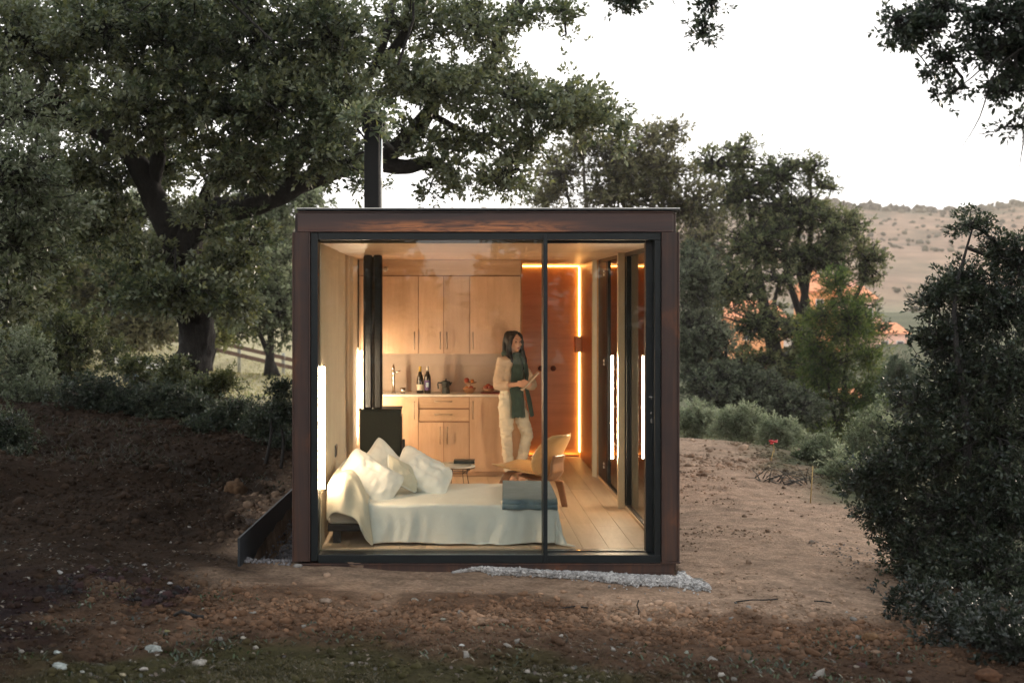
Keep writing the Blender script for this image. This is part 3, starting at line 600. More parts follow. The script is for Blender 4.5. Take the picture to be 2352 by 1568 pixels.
# ------------------------------------------------------------------ lamps
def tube_lamp(label, x, y, z0, z1, side, y2=None, wall=None):
    t = thing('tube_lamp', (x, y, z0), label, 'tube lamp', 'upright tube lamps')
    MB().tube([(x, y, z0 + .012), (x, y, z1 - .012)], .0110, 14).build('light_tube', M['led'], t)
    for z in (z0, z1 - .012): MB().lathe((x, y, z), [(.0145, 0), (.0145, .012)], 12).build('end_cap', M['handle'], t)
    for z in (z0 + .14, z1 - .14, (z0 + z1) / 2): MB().box(*(sorted((x + side * .0128, wall))), y - .008, y + .008, z - .006, z + .006).build('bracket', M['handle'], t)
tube_lamp('tube lamp on the left wall beside the bed head', -.948, .262, .45, 1.425, -1, wall=XL + .0001)
tube_lamp('tube lamp on the left wall behind the stove flue', -.893, 4.38, .45, 1.40, -1, wall=-.929)
tube_lamp('tube lamp on the right fixed to the pale timber post', 1.552, 2.385, .45, 1.425, 1, wall=1.602)

# ------------------------------------------------------------------ stove
st = thing('wood_stove', (-.627, 3.2, 0), 'black iron wood stove with tall flue behind the bed', 'stove')
MB().box(-.826, -.432, 3.0, 3.38, .10, .855).build('stove_body', M['stove'], st, .006)
MB().box(-.834, -.424, 2.985, 3.39, .857, .873).build('top_plate', M['stove'], st, .003)
for xx in (-.80, -.46):
    for yy in (3.03, 3.34): MB().box(xx - .02, xx + .02, yy - .02, yy + .02, .002, .099).build('leg', M['stove'], st)
MB().box(-.430, -.418, 3.02, 3.36, .18, .80).build('stove_door', M['flue'], st, .003)
MB().box(-.416, -.388, 3.0, 3.03, .42, .58).build('door_handle', M['plastic'], st, .004)
MB().box(-.790, -.700, 2.93, 3.09, .874, ZC - .004).build('flue', M['flue'], st, .02); MB().box(-.698, -.606, 2.93, 3.09, .874, ZC - .004).build('flue', M['flue'], st, .02)

# ------------------------------------------------------------------ bed
bed = thing('bed', (0, 1.05, 0), 'low double bed with its head against the left wall', 'bed')
bed_x0, bed_x1, by0, by1, bz = -.93, .865, .40, 1.70, .318
MB().box(bed_x0, bed_x1 - .02, by0 + .02, by1 - .02, .16, .305).build('mattress', M['under'], bed, .03)
MB().box(bed_x0, bed_x1 - .04, by0 + .05, by1 - .04, .10, .155).build('bed_frame', M['plastic'], bed, .004)
for xx in (-.86, .74):
    for yy in (by0 + .12, by1 - .12): MB().box(xx - .03, xx + .03, yy - .03, yy + .03, .002, .099).build('leg', M['plastic'], bed)
def drape(a, b):
    """cloth laid on the bed; a, b are its own flat coordinates"""
    da = max(0, a - bed_x1); db = max(0, by0 - b); dc = max(0, b - by1)
    x = min(a, bed_x1); y = min(max(b, by0), by1); z = bz
    h = math.hypot(da, max(db, dc)); ls = sst(-.60, -.95, a) if a < -.6 else 0.
    z += .225 * math.exp(-((a + .80) / .15) ** 4) * (1 - .9 * float(sst(.12, .0, y - by0 + .13))) * (1 if dc == 0 else .4)
    z += .010 * mnoise.noise(Vector((a * 3, b * 4, 0))) + .006 * mnoise.noise(Vector((a * 8 + b * 3, b * 9 - a * 4, 2)))
    if h > 0:
        dx, dy = da / h, (-db if db > 0 else dc) / h; flare = .010 + .03 * math.sqrt(h) + (.16 * h * (min(da, db) / h) * 2 if da > 0 and db > 0 else 0)
        wv = (a * 1.0 if db > 0 or dc > 0 else b) + .3 * mnoise.noise(Vector((a * 2, b * 2, 1)))
        amp = min(1, h / .3) * (.010 + .030 * max(0., float(sst(-.45, -.8, a))) + (.022 if a > .55 else 0))
        f = amp * (math.sin(wv * 17 + 1) + .6 * math.sin(wv * 37))
        x += dx * (flare + f); y += dy * (flare + f); zt = z - h
        if zt < .014: ex = .014 - zt; x += dx * ex * .5; y += dy * ex * .5; zt = .014 + .004 * math.sin(wv * 25)
        z = zt
        if a < -.62 and db > 0: y -= .05 * float(sst(-.6, -.8, a)) * h / .3; 
    return (x, y, z)
NA, NB = 170, 150
def bs(u, v):
    a = bed_x0 + .012 + u * (bed_x1 + .315 - bed_x0 - .012); hem = .306 - .10 * float(sst(-.55, -.95, a)) + .012 * math.sin(a * 5)
    b = (by1 + .20) + v * ((by0 - hem) - (by1 + .20)); p = drape(a, b); return p
sp_ = tag(MB().grid(bs, NA, NB).build('bedspread', M['linen'], None, solid=.006, own=True), 'white linen bedspread hanging over the front of the bed', 'bedspread')
def fold(u, v):
    # loose cream layer turned back over the bed head, its flap falling down the front
    a = -.925 + u * .32; hem = .31 - .09 * float(sst(-.60, -.95, a)); L = .55; t = v * (L + hem + .03)
    b = by0 + L - t; p = list(drape(a, b)); n = .016 + .012 * math.sin(a * 40 + v * 3) * min(1, v * 1.3) + .006 * mnoise.noise(Vector((a * 14, v * 6, 4)))
    if b < by0: p[1] -= n + .012; p[0] += .04 * (by0 - b) / .3 * (u)
    else: p[2] += n
    return p
tag(MB().grid(fold, 44, 70).build('blanket_flap', M['linen2'], None, solid=.006, own=True), 'cream blanket flap folded down over the bed head corner', 'blanket')
def pillow(label, c, w_, h_, t_, nrm, roll, mat, seed, name='pillow', piping=False):
    c = Vector(c); n_ = Vector(nrm).normalized(); u_ = Vector((0, 0, 1)).cross(n_).normalized(); v_ = n_.cross(u_); cr, sr = math.cos(roll), math.sin(roll)
    ua = u_ * cr + v_ * sr; va = -u_ * sr + v_ * cr; m = MB(); G = 28
    def f(sgn):
        def g_(i, j):
            a, b = 2 * i - 1, 2 * j - 1; pin = 1 - .07 * (1 - b * b); pin2 = 1 - .07 * (1 - a * a); th = ((1 - abs(a) ** 2.6) * (1 - abs(b) ** 2.6)) ** .45
            wr = mnoise.noise(Vector((a * 2.2 + seed, b * 2.2, sgn))) * .13 + .12 * mnoise.noise(Vector((a * 6 + seed, b * 2.5, sgn))) + .05 * mnoise.noise(Vector((a * 13 + seed, b * 9, sgn))); sag = -.10 * h_ * (1 - a * a) * (1 if b > 0 else .3) * max(0, b)
            ra, rb = math.sqrt(1 - b ** 4 * .26), math.sqrt(1 - a ** 4 * .26)
            return c + ua * (a * ra * pin * w_ / 2) + va * (b * rb * pin2 * h_ / 2 + sag) + n_ * (sgn * th * t_ / 2 * (1 + wr * 1.6) + .012 * mnoise.noise(Vector((a * 2 + seed, b * 2, 7))))
        return g_
    m.grid(f(1), G, G); m.grid(f(-1), G, G)
    o = m.build(name, M[mat], None, own=True); o.data.validate(); tag(o, label, 'pillow')
    if piping:
        pts = []
        for k in range(60):
            th = k / 60 * 4; q = int(th); r = th - q; a, b = [(2 * r - 1, -1), (1, 2 * r - 1), (1 - 2 * r, 1), (-1, 1 - 2 * r)][q]
            pts.append(f(1)((a + 1) / 2, (b + 1) / 2))
        pts.append(pts[0]); MB().tube(pts, .006, 6, caps=False).build('piping', M['linen3'], o)
    return o
pillow('large white pillow leaning at the front left of the bed', P(851, 1098, .78), .52, .41, .22, (.28, -.80, .50), math.radians(-38), 'linen3', 1)
pillow('slim beige cushion between the two large white pillows', P(924, 1086, .98), .37, .27, .11, (.72, -.42, .40), math.radians(-28), 'linen2', 5, 'cushion', True)
pillow('large white pillow leaning on the right of the beige cushion', P(974, 1084, 1.20), .52, .40, .22, (.42, -.62, .62), math.radians(-40), 'linen3', 9)
pillow('white pillow standing on its corner at the back of the bed', P(868, 1072, 1.48), .44, .42, .16, (.30, -.90, .30), math.radians(40), 'linen3', 13)
def throwf(zo, y0, y1, amp):
    def f(u, v):
        y = y0 + v * (y1 - y0); x = .50 + .385 * u + .06 * (v - 1) * (1 - u) * .8 + .02 * u * v; z = bz + zo + .008 * mnoise.noise(Vector((u * 4, v * 5, zo * 90)))
        ov = max(0, by0 + .01 - y)
        if ov > 0: z -= ov * .9; y = by0 + .01 - ov * .35
        y += amp * math.sin(u * 14 + zo * 50) * (1 - v) ** 2
        return (x, y - .028, z)
    return f
th = thing('folded_throw', (.7, 1, bz), 'folded teal blanket lying across the foot of the bed', 'blanket')
MB().grid(throwf(.016, .365, 1.56, .012), 40, 50).build('lower_fold', M['throw'], th, solid=.018)
MB().grid(throwf(.038, .375, 1.55, .014), 40, 50).build('upper_fold', M['throw'], th, solid=.020)
def tr_(u, v): a = v * math.pi; q = throwf(.027, .365, 1.56, .013)(u, 0); return (q[0], q[1] - .018 * math.sin(a), q[2] + .018 * math.cos(a))
MB().grid(tr_, 40, 8).build('folded_edge', M['throw'], th, solid=.010)

# ------------------------------------------------------------------ side table, books
tc = P(1051, 1070, 2.9); tzt = tc.z
tb = thing('side_table', (tc.x, 2.9, 0), 'small round wire side table with books behind the bed', 'side table')
MB().lathe((tc.x, 2.9, tzt - .006), [(.165, 0), (.170, .004), (.170, .012), (.165, .014)], 36).build('table_top', M['white'], tb)
m = MB(); ring = lambda r, z: [(tc.x + r * math.cos(a), 2.9 + r * math.sin(a), z) for a in np.linspace(0, 2 * math.pi, 33)]
m.tube(ring(.165, tzt - .012), .004, 6, caps=False); m.tube(ring(.10, tzt - .06), .003, 6, caps=False); m.build('wire_ring', M['plastic'], tb)
for k in range(4):
    a = k * math.pi / 2 + .5; m = MB(); c, s = math.cos(a), math.sin(a); pt = lambda r, z, o=0: (tc.x + r * c - o * s, 2.9 + r * s + o * c, z)
    m.tube([pt(.16, tzt - .012, .03), pt(.10, tzt - .06, .0), pt(.15, .006, .0)], .0035, 6); m.tube([pt(.16, tzt - .012, -.03), pt(.10, tzt - .06, 0)], .0035, 6); m.build('leg', M['plastic'], tb)
zb = tzt + .009
def book(label, x, y, z, w_, d_, h_, ang, mat):
    t = thing('book', (x, y, z), label, 'book', 'books on the side table'); u = (math.cos(ang), math.sin(ang), 0); v = (-math.sin(ang), math.cos(ang), 0)
    MB().obox((x, y, z + h_ / 2), u, v, (0, 0, 1), w_ - .008, d_ - .008, h_ - .008).build('pages', M['paper'], t)
    m = MB().obox((x, y, z + .0018), u, v, (0, 0, 1), w_, d_, .0035).obox((x, y, z + h_ - .0018), u, v, (0, 0, 1), w_, d_, .0035)
    m.obox(Vector((x, y, z + h_ / 2)) - Vector(v) * (d_ / 2 - .001), u, v, (0, 0, 1), w_, .0025, h_); m.build('cover', M[mat], t)
book('thick cream book lying under the black one', tc.x - .01, 2.92, zb, .26, .19, .022, .15, 'paper')
book('black covered book on top at the right of the side table', tc.x + .065, 2.88, zb + .0235, .20, .15, .030, -.06, 'book1')

# ------------------------------------------------------------------ lounge chair of bent plywood
chx = thing('lounge_chair', (.86, 2.35, 0), 'bent plywood lounge chair facing left behind the bed foot', 'chair')
cc_ = Vector((.80, 2.32, 0)); fa = math.radians(144); fd = Vector((math.cos(fa), math.sin(fa), 0)); sd = Vector((-fd.y, fd.x, 0))
def CL(x, y, z): return cc_ + fd * x + sd * y + Vector((0, 0, z))
def seatf(u, v):
    y = (2 * v - 1); x = -.20 + u * .50; wdt = .285 * (1 - .28 * abs(2 * u - 1.0) ** 3.0) * (1 - .06 * (1 - u)); xr = x + .02 * (1 - y * y) * (1 if u > .9 else 0)
    z = .325 + .085 * u + .035 * y * y * (1 - .5 * u) - .05 * max(0, u - .82) ** 1.0 * 1.2
    return CL(xr, y * wdt, z)
MB().grid(seatf, 26, 20).build('seat', M['chairp'], chx, solid=.012)
def backf(u, v):
    y = 2 * v - 1; t = u; k = 1 - abs(2 * t - 1) ** 3.2 * .42; wdt = .265 * k; z = .335 + t * .375; x = -.215 - .17 * t - .05 * math.sin(t * math.pi) * -1 + .065 * y * y
    return CL(x, y * wdt, z)
MB().grid(backf, 24, 22).build('backrest', M['chairp'], chx, solid=.011)
def spine(u, v):
    y = (2 * v - 1) * (.13 - .03 * u); pts = [(.06, .325), (-.10, .285), (-.22, .29), (-.275, .36), (-.275, .45), (-.30, .52)]; q = u * 5; i = min(4, int(q)); f = q - i
    x = pts[i][0] * (1 - f) + pts[i + 1][0] * f; z = pts[i][1] * (1 - f) + pts[i + 1][1] * f; return CL(x, y, z)
MB().grid(spine, 20, 6).build('spine', M['chairl'], chx, solid=.014)
def legset(x0, splay, ztop, wd):
    pr = [(-.30, .006), (-.285, .16), (-.262, .245), (-.20, ztop - .012), (-.12, ztop), (.12, ztop), (.20, ztop - .012), (.262, .245), (.285, .16), (.30, .006)]
    def f(u, v):
        q = u * 9; i = min(8, int(q)); t = q - i; y = pr[i][0] * (1 - t) + pr[i + 1][0] * t; z = pr[i][1] * (1 - t) + pr[i + 1][1] * t
        ws = wd * (1 - .35 * (1 - z / ztop)); return CL(x0 + splay * (1 - z / ztop) + (v - .5) * ws, y * .93, z)
    MB().grid(f, 54, 6).build('leg_frame', M['chairl'], chx, solid=.016)
legset(.14, .06, .345, .085); legset(-.14, -.05, .275, .085)

# ------------------------------------------------------------------ the woman at the counter
pr_ = thing('person', (.74, 4.42, 0), 'dark haired woman in a beige blouse and green scarf at the kitchen counter', 'person')
PD = Vector((.75, -.66, 0)).normalized(); PW = Vector((.66, .75, 0)).normalized(); PC = Vector((.715, 4.43, 0))
def B_(w_, d_, z): return PC + PW * w_ + PD * d_ + Vector((0, 0, z))
SR, SL = B_(-.165, -.005, 1.285), B_(.165, -.005, 1.280)
ER, EL = Vector((.560, 4.30, 1.02)), Vector((.935, 4.50, 1.01)); HR, HL = Vector((.790, 4.165, 1.045)), Vector((.845, 4.20, 1.045))
HC = B_(.005, .035, 1.475)
yaw = math.atan2(-.86, .50); FD = Vector((math.cos(yaw), math.sin(yaw), 0)); FW = Vector((-FD.y, FD.x, 0)); HRm = Matrix((FD, FW, Vector((0, 0, 1)))).transposed()
def Hh(f, w_, z): return HC + FD * f + FW * w_ + Vector((0, 0, z))
b = MB()
b.ell(Hh(-.012, 0, .022), (.088, .070, .088), 20, 14, HRm); b.ell(Hh(.020, 0, -.030), (.062, .054, .072), 18, 12, HRm)
b.ell(Hh(.060, 0, -.086), (.020, .020, .016), 10, 8, HRm)
b.tube([Hh(.078, 0, .018), Hh(.094, 0, -.008), Hh(.098, 0, -.022)], [.006, .009, .012], 8); b.ell(Hh(.082, 0, -.026), (.012, .016, .008), 8, 6, HRm)
for s in (-1, 1):
    b.ell(Hh(.060, s * .030, -.020), (.020, .020, .018), 10, 8, HRm); b.ell(Hh(.066, s * .026, .036), (.014, .026, .008), 10, 6, HRm); b.ell(Hh(-.008, s * .070, -.004), (.014, .007, .026), 8, 6, HRm)
b.ell(Hh(.074, 0, -.052), (.010, .020, .006), 8, 6, HRm); b.ell(Hh(.072, 0, -.062), (.010, .018, .006), 8, 6, HRm)
b.tube([B_(0, -.01, 1.26), B_(0, .0, 1.33), Hh(-.015, 0, -.075), Hh(-.015, 0, -.03)], [.060, .050, .046, .048], 14)
b.tube([B_(0, 0, .80), B_(0, 0, .90), B_(0, .01, 1.02), B_(0, .01, 1.15), B_(0, 0, 1.24), B_(0, -.005, 1.30)], [.125, .135, .105, .128, .140, .070], 18, wide=PW, r2=[.085, .095, .075, .088, .075, .055])
for S, E, H in ((SR, ER, HR), (SL, EL, HL)):
    b.tube([S, S.lerp(E, .3), S.lerp(E, .8), E, E.lerp(H, .3), E.lerp(H, .75), H], [.045, .044, .036, .035, .034, .025, .021], 12)
KR, AR = Vector((.655, 4.35, .475)), Vector((.690, 4.40, .085)); KL, AL = Vector((.880, 4.38, .500)), Vector((.800, 4.42, .085))
for hp, K, A, S in ((B_(-.085, 0, .84), KR, AR, -1), (B_(.085, 0, .84), KL, AL, 1)):
    b.tube([hp, hp.lerp(K, .5), K, K.lerp(A, .35), K.lerp(A, .8), A, A - Vector((0, 0, .045))], [.066, .054, .040, .040, .031, .030, .034], 14)
    td = Vector((.35, -.93, 0)).normalized() if S < 0 else Vector((.15, -.99, 0)).normalized(); A0 = Vector((A.x, A.y, 0)); tw = Vector((-td.y, td.x, 0))
    b.tube([A0 - td * .045 + Vector((0, 0, .032)), A0 + Vector((0, 0, .036)), A0 + td * .07 + Vector((0, 0, .030)), A0 + td * .125 + Vector((0, 0, .022))], [.026, .030, .036, .038], 12, wide=tw, r2=[.028, .034, .026, .018])
    for k in range(5):
        o = (k - 2) * .0165 * S * -1; L = [.052, .044, .040, .034, .028][k]; r = [.0125, .0095, .009, .0085, .008][k]; base = A0 + td * (.115 - .006 * k) + tw * o + Vector((0, 0, .018))
        b.tube([base, base + td * L * .6 + Vector((0, 0, .003)), base + td * L + Vector((0, 0, -.006))], [r, r, r * .8], 8)
def hand(W_, palm, back, thumb, seed):
    """W_: wrist, palm: direction of the palm, back: across the knuckles, thumb side = +back"""
    palm = palm.normalized(); back = (back - palm * back.dot(palm)).normalized(); nrm = palm.cross(back); 
    if nrm.z > 0: nrm = -nrm
    b.tube([W_, W_ + palm * .04, W_ + palm * .085], [.022, .034, .038], 12, wide=back, r2=[.018, .015, .013])
    for k in range(4):
        L = (.066, .074, .070, .055)[k]; r = (.0088, .0090, .0086, .0078)[k]; K0 = W_ + palm * (.080 - .004 * abs(k - 1)) + back * (.028 - .0185 * k)
        p1 = K0 + palm * L * .42 + nrm * L * .14; p2 = p1 + palm * L * .16 + nrm * L * .34; p3 = p2 - palm * L * .16 + nrm * L * .18
        b.tube([K0 - palm * .02, K0, p1, p2, p3], [r, r * 1.12, r, r * .95, r * .7], 8)
    T0 = W_ + palm * .022 + back * .026; b.tube([T0 - back * .012, T0, T0 + palm * .030 + back * .016, T0 + palm * .058 + back * .010 + nrm * .012], [.013, .0125, .0105, .008], 8)
hand(HR, Vector((.85, -.25, -.05)), Vector((0, .1, 1)), 1, 0); hand(HL + Vector((.03, .02, 0)), Vector((-.62, -.62, .02)), Vector((.1, .1, 1)), 1, 1)
b.remesh('body', M['skin'], pr_, .0045, 4)
# face details
for s in (-1, 1):
    MB().ell(Hh(.0705, s * .0265, .0125), (.006, .0125, .0060), 10, 6, HRm).build('eye', M['dark'], pr_)
    m = MB(); m.tube([Hh(.078, s * .012, .033), Hh(.076, s * .028, .038), Hh(.062, s * .046, .032)], [.0028, .0032, .0015], 6); m.build('eyebrow', M['hair'], pr_)
MB().ell(Hh(.0790, 0, -.0525), (.0075, .0185, .0045), 10, 6, HRm).ell(Hh(.0775, 0, -.0600), (.0080, .0165, .0050), 10, 6, HRm).build('lips', M['lips'], pr_)
# hair
h = MB(); h.ell(Hh(-.028, 0, .032), (.090, .084, .094), 20, 14, HRm)
h.tube([Hh(.010, 0, .108), Hh(-.07, 0, .085), Hh(-.105, 0, .0), Hh(-.10, 0, -.12), Hh(-.085, .0, -.23)], [.05, .078, .085, .085, .075], 14, wide=FW, r2=[.02, .05, .045, .04, .03])
for s, e in ((-1, -.30), (1, -.29)):
    h.tube([Hh(.030, s * .020, .104), Hh(.040, s * .052, .070), Hh(.026, s * .076, .010), Hh(.014, s * .080, -.06), Hh(.022, s * .083, -.13), Hh(.045, s * .085, -.20), Hh(.055, s * .080, e)], [.018, .022, .024, .028, .036, .040, .016], 12, r2=[.018, .022, .020, .024, .026, .026, .010])
def hd_(co, n): a = mnoise.noise(Vector((co.x * 90, co.y * 90, co.z * 6))); return co + n * a * .006
h.remesh('hair', M['hair'], pr_, .006, 4, hd_)
def wr(amp, sc=22):
    def f(co, n): return co + n * amp * (mnoise.noise(co * sc) + .8 * mnoise.noise(Vector((co.x * 14, co.y * 14, co.z * 40))))
    return f
t = MB(); t.tube([B_(0, 0, .76), B_(0, 0, .84), B_(0, .01, .98), B_(0, .01, 1.13), B_(0, 0, 1.24), B_(0, -.005, 1.305), B_(0, -.01, 1.335)], [.155, .160, .138, .152, .166, .108, .060], 20, wide=PW, r2=[.110, .114, .10, .115, .105, .08, .055])
for S, E, H in ((SR, ER, HR), (SL, EL, HL)):
    t.tube([S + (B_(0, 0, 1.26) - S) * .35, S, S.lerp(E, .35), S.lerp(E, .8), E, E.lerp(H, .22), E.lerp(H, .52)], [.064, .056, .053, .060, .060, .052, .040], 14)
t.remesh('blouse', M['shirt'], pr_, .008, 3, wr(.010))
t = MB(); t.tube([B_(0, 0, .96), B_(0, 0, .84), B_(0, 0, .76)], [.150, .168, .150], 18, wide=PW, r2=[.108, .125, .12])
for hp, K, A in ((B_(-.082, 0, .84), KR, AR), (B_(.082, 0, .84), KL, AL)):
    t.tube([hp, hp.lerp(K, .3), hp.lerp(K, .7), K, K.lerp(A, .3), K.lerp(A, .7), K.lerp(A, .96)], [.090, .086, .072, .064, .058, .054, .052], 16)
t.remesh('trousers', M['trousers'], pr_, .008, 3, wr(.014, 16))
def scarfp(w0, w1, ztop, zbot, seed, sway=0):
    def f(u, v):
        w_ = w0 + (w1 - w0) * u; z = ztop + (zbot - ztop) * v; hw = np.interp(z, [.70, .84, .98, 1.13, 1.24, 1.31, 1.36], [.19, .19, .165, .18, .19, .13, .075]); hd2 = np.interp(z, [.70, .84, .98, 1.13, 1.24, 1.31, 1.36], [.16, .145, .130, .14, .122, .10, .075])
        sc = np.interp(z, [.70, 1.20, 1.30, 1.36], [1, .95, .62, .40]); w_ = w_ * sc; ww = max(-.96, min(.96, w_ / hw)); d_ = hd2 * math.sqrt(1 - ww * ww) + .016 + .010 * math.sin(u * 9 + seed + v * 2) * (.3 + v)
        return B_(w_ + sway * v * v, d_ + .015 * v, z + (.010 * math.sin(u * 60) if v > .98 else 0))
    return f
sc_ = MB().grid(scarfp(-.15, .012, 1.37, .685, 1, -.01), 16, 40).build('scarf', M['scarf'], pr_, solid=.009)
MB().grid(scarfp(.035, .155, 1.37, .69, 4, .05), 14, 40).build('scarf', M['scarf'], pr_, solid=.009)
m = MB(); ring_ = [B_(.085 * math.cos(a), .075 * math.sin(a) - .01, 1.345 + .02 * math.cos(a * 2) - .018 * math.sin(a)) for a in np.linspace(0, 2 * math.pi, 25)]; m.tube(ring_, .026, 10, caps=False); m.build('scarf_loop', M['scarf'], pr_)
# slim pale book in her hands
bt = thing('notebook', (.87, 4.18, .96), 'slim pale notebook held in the hands of the woman', 'notebook')
bd = Vector((.195, .02, .205)).normalized(); bn = Vector((-.72, -.07, .69)); bn = (bn - bd * bn.dot(bd)).normalized(); bw = bd.cross(bn); bc = Vector((.895, 4.165, 1.075))
MB().obox(bc, bd, bw, bn, .255, .125, .009).build('pages', M['paper'], bt); MB().obox(bc + bn * .0062, bd, bw, bn, .26, .13, .003).obox(bc - bn * .0062, bd, bw, bn, .26, .13, .003).build('cover', M['tan'], bt, .001)

# ------------------------------------------------------------------ outside: plates, stones, gravel
def ray_ground(px, py, y0=-9, y1=60):
    Y = np.concatenate([np.arange(y0, 8, .01), np.arange(8, y1, .05)]); s = (Y + CAM_D) / FPX; X = (px - 1022) * s; Z = CAM_H - (py - 689) * s
    t = terrain(X, Y); k = np.argmax(Z <= t); return Vector((X[k], Y[k], float(t[k])))
wp = thing('retaining_plate', (-1.53, 1.5, -.3), 'dark steel plate holding back the soil left of the cabin', 'retaining wall')
vs = [(x, y, z) for x in (-1.545, -1.530) for y, z in ((-.20, -.42), (5.2, -.48), (5.2, -.03), (-.20, .158))]
MB().add(vs, [(0, 1, 2, 3), (7, 6, 5, 4), (0, 4, 5, 1), (1, 5, 6, 2), (2, 6, 7, 3), (3, 7, 4, 0)]).build('plate', M['plate'], wp, .002)
MB().box(-1.546, -1.529, -.214, -.2005, -.40, .157).build('end_flange', M['plate'], wp)
ICO = None
def ico(sub=1):
    bm = bmesh.new(); bmesh.ops.create_icosphere(bm, subdivisions=sub, radius=1); v = np.array([tuple(a.co) for a in bm.verts]); f = np.array([[a.index for a in q.verts] for q in bm.faces]); bm.free(); return v, f
I1, I2, I3 = ico(1), ico(2), ico(3)
def rocks_mesh(name, P_, S_, cols, seed, base=I1, squash=(.55, .85), jag=.22, sink=.3):
    rng = np.random.RandomState(seed); v, f = base; n = len(P_); V = np.repeat(v[None], n, 0) * (1 + rng.normal(0, jag, (n, len(v), 1)))
    sc = np.stack([rng.uniform(.8, 1.4, n), rng.uniform(.65, 1.1, n), rng.uniform(*squash, n)], 1)
    a = rng.uniform(0, 6.28, n); tl = rng.normal(0, .35, n); V = V * sc[:, None]
    x = V[..., 0] * np.cos(tl)[:, None] - V[..., 2] * np.sin(tl)[:, None]; z = V[..., 0] * np.sin(tl)[:, None] + V[..., 2] * np.cos(tl)[:, None]; y = V[..., 1]
    X = x * np.cos(a)[:, None] - y * np.sin(a)[:, None]; Yv = x * np.sin(a)[:, None] + y * np.cos(a)[:, None]
    V = np.stack([X, Yv, z], -1) * S_[:, None, None] + P_[:, None] + np.array([0, 0, 1]) * (S_ * (.5 - sink))[:, None, None]
    F = (f[None] + np.arange(n)[:, None, None] * len(v)).reshape(-1, 3); C = np.repeat(cols, len(v), 0)
    return fast_mesh(name, V.reshape(-1, 3), F, C)
rng = np.random.RandomState(11)
# soil clods and pebbles nobody could count
n = 15000; X = rng.uniform(-4.6, 4.8, n); Y = -4.4 + 6.4 * rng.uniform(0, 1, n) ** 1.35
keep = ~((X > -1.5) & (X < 1.85) & (Y > -.05)); dens = np.clip(.10 + .8 * (Y < -1.0) + .8 * (X < -1.5) + 1.5 * fbm(X * 1.5, Y * 1.5, 3), .04, 1)
band = ((Y > -.95) & (X > -1.2)); keep &= (rng.uniform(0, 1, n) < dens) & ~(band & (rng.uniform(0, 1, n) < .8)); X, Y = X[keep], Y[keep]; n = len(X)
S_ = .007 * np.exp(rng.normal(0, .55, n)) * (1 + .5 * (Y < -1)); S_ = np.minimum(S_, .035); Z = terrain(X, Y)
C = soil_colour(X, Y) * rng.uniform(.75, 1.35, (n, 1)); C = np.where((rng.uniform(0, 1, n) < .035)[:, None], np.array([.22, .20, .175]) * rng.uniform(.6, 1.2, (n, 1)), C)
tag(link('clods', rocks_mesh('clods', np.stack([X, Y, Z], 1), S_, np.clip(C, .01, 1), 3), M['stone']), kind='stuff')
n = 9000; X = rng.uniform(-6, -1.6, n); Y = rng.uniform(.5, 8, n); S_ = np.minimum(.013 * np.exp(rng.normal(0, .55, n)), .06); C = soil_colour(X, Y) * rng.uniform(.6, 1.5, (n, 1))
tag(link('bank_clods', rocks_mesh('bank_clods', np.stack([X, Y, terrain(X, Y)], 1), S_, np.clip(C, .006, 1), 6), M['stone']), kind='stuff')
n = 7000; X = rng.uniform(1.9, 4.9, n); Y = rng.uniform(-1.5, 10.5, n); k = (fbm(X * 1.1, Y * .9, 3) + .35 * sst(5, 9, Y) > .12) | (rng.uniform(0, 1, n) < .12); X, Y = X[k], Y[k]; n = len(X)
C = soil_colour(X, Y) * rng.uniform(.5, 1.35, (n, 1)); tag(link('dirt_crumbs', rocks_mesh('dirt_crumbs', np.stack([X, Y, terrain(X, Y)], 1), .008 * np.exp(rng.normal(0, .5, n)) * (1 + 1.2 * sst(4, 9, Y)), np.clip(C, .01, 1), 7), M['stone']), kind='stuff')
# a denser drift of lumps across the foreground
n = 5200; X = rng.uniform(-2.6, 3.3, n); Y = -1.75 + rng.normal(0, .32, n) - .10 * X + .25 * np.sin(X * 2.1); S_ = np.minimum(.011 * np.exp(rng.normal(0, .5, n)), .045)
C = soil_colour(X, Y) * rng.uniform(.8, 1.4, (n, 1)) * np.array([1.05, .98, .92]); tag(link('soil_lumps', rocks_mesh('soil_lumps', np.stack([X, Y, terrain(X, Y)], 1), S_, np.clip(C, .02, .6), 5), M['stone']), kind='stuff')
# white gravel along the front of the base beam
g0 = [(1040, 1309, 1306), (1130, 1303, 1316), (1230, 1303, 1322), (1300, 1303, 1330), (1400, 1305, 1338), (1500, 1312, 1345), (1560, 1318, 1350), (1590, 1336, 1352), (1625, 1351, 1356)]
pa = [ray_ground(a, max(b, 1308)) for a, b, c in g0]; pb = [ray_ground(a, c + 3) for a, b, c in g0]
gxs = np.array([p.x for p in pa]); n = 13000; X = gxs.min() + (gxs.max() - gxs.min()) * rng.uniform(0, 1, n); n_ = 0; ya = np.interp(X, gxs, [-.02 if p.x < 1.76 else p.y for p in pa]); yb = np.interp(X, gxs, [p.y for p in pb])
u = rng.uniform(0, 1, n); Y = ya + (yb - ya) * u * (1 + rng.normal(0, .05, n) + .9 * (rng.uniform(0, 1, n) < .05) * rng.uniform(0, 1, n)) + .02 * np.sin(X * 13); Y = np.where(X < 1.7, np.minimum(Y, -.008), Y); Y += .03 * fbm(X * 9, Y * 3, 2)
hh = .030 * np.clip(np.minimum(u, 1 - u) * 5, 0, 1) * np.clip((X - gxs.min()) * 3, 0, 1) + .015 * fbm(X * 3, Y * 6, 2)
C = np.array([.36, .34, .32]) * rng.uniform(.55, 1.35, (n, 1))
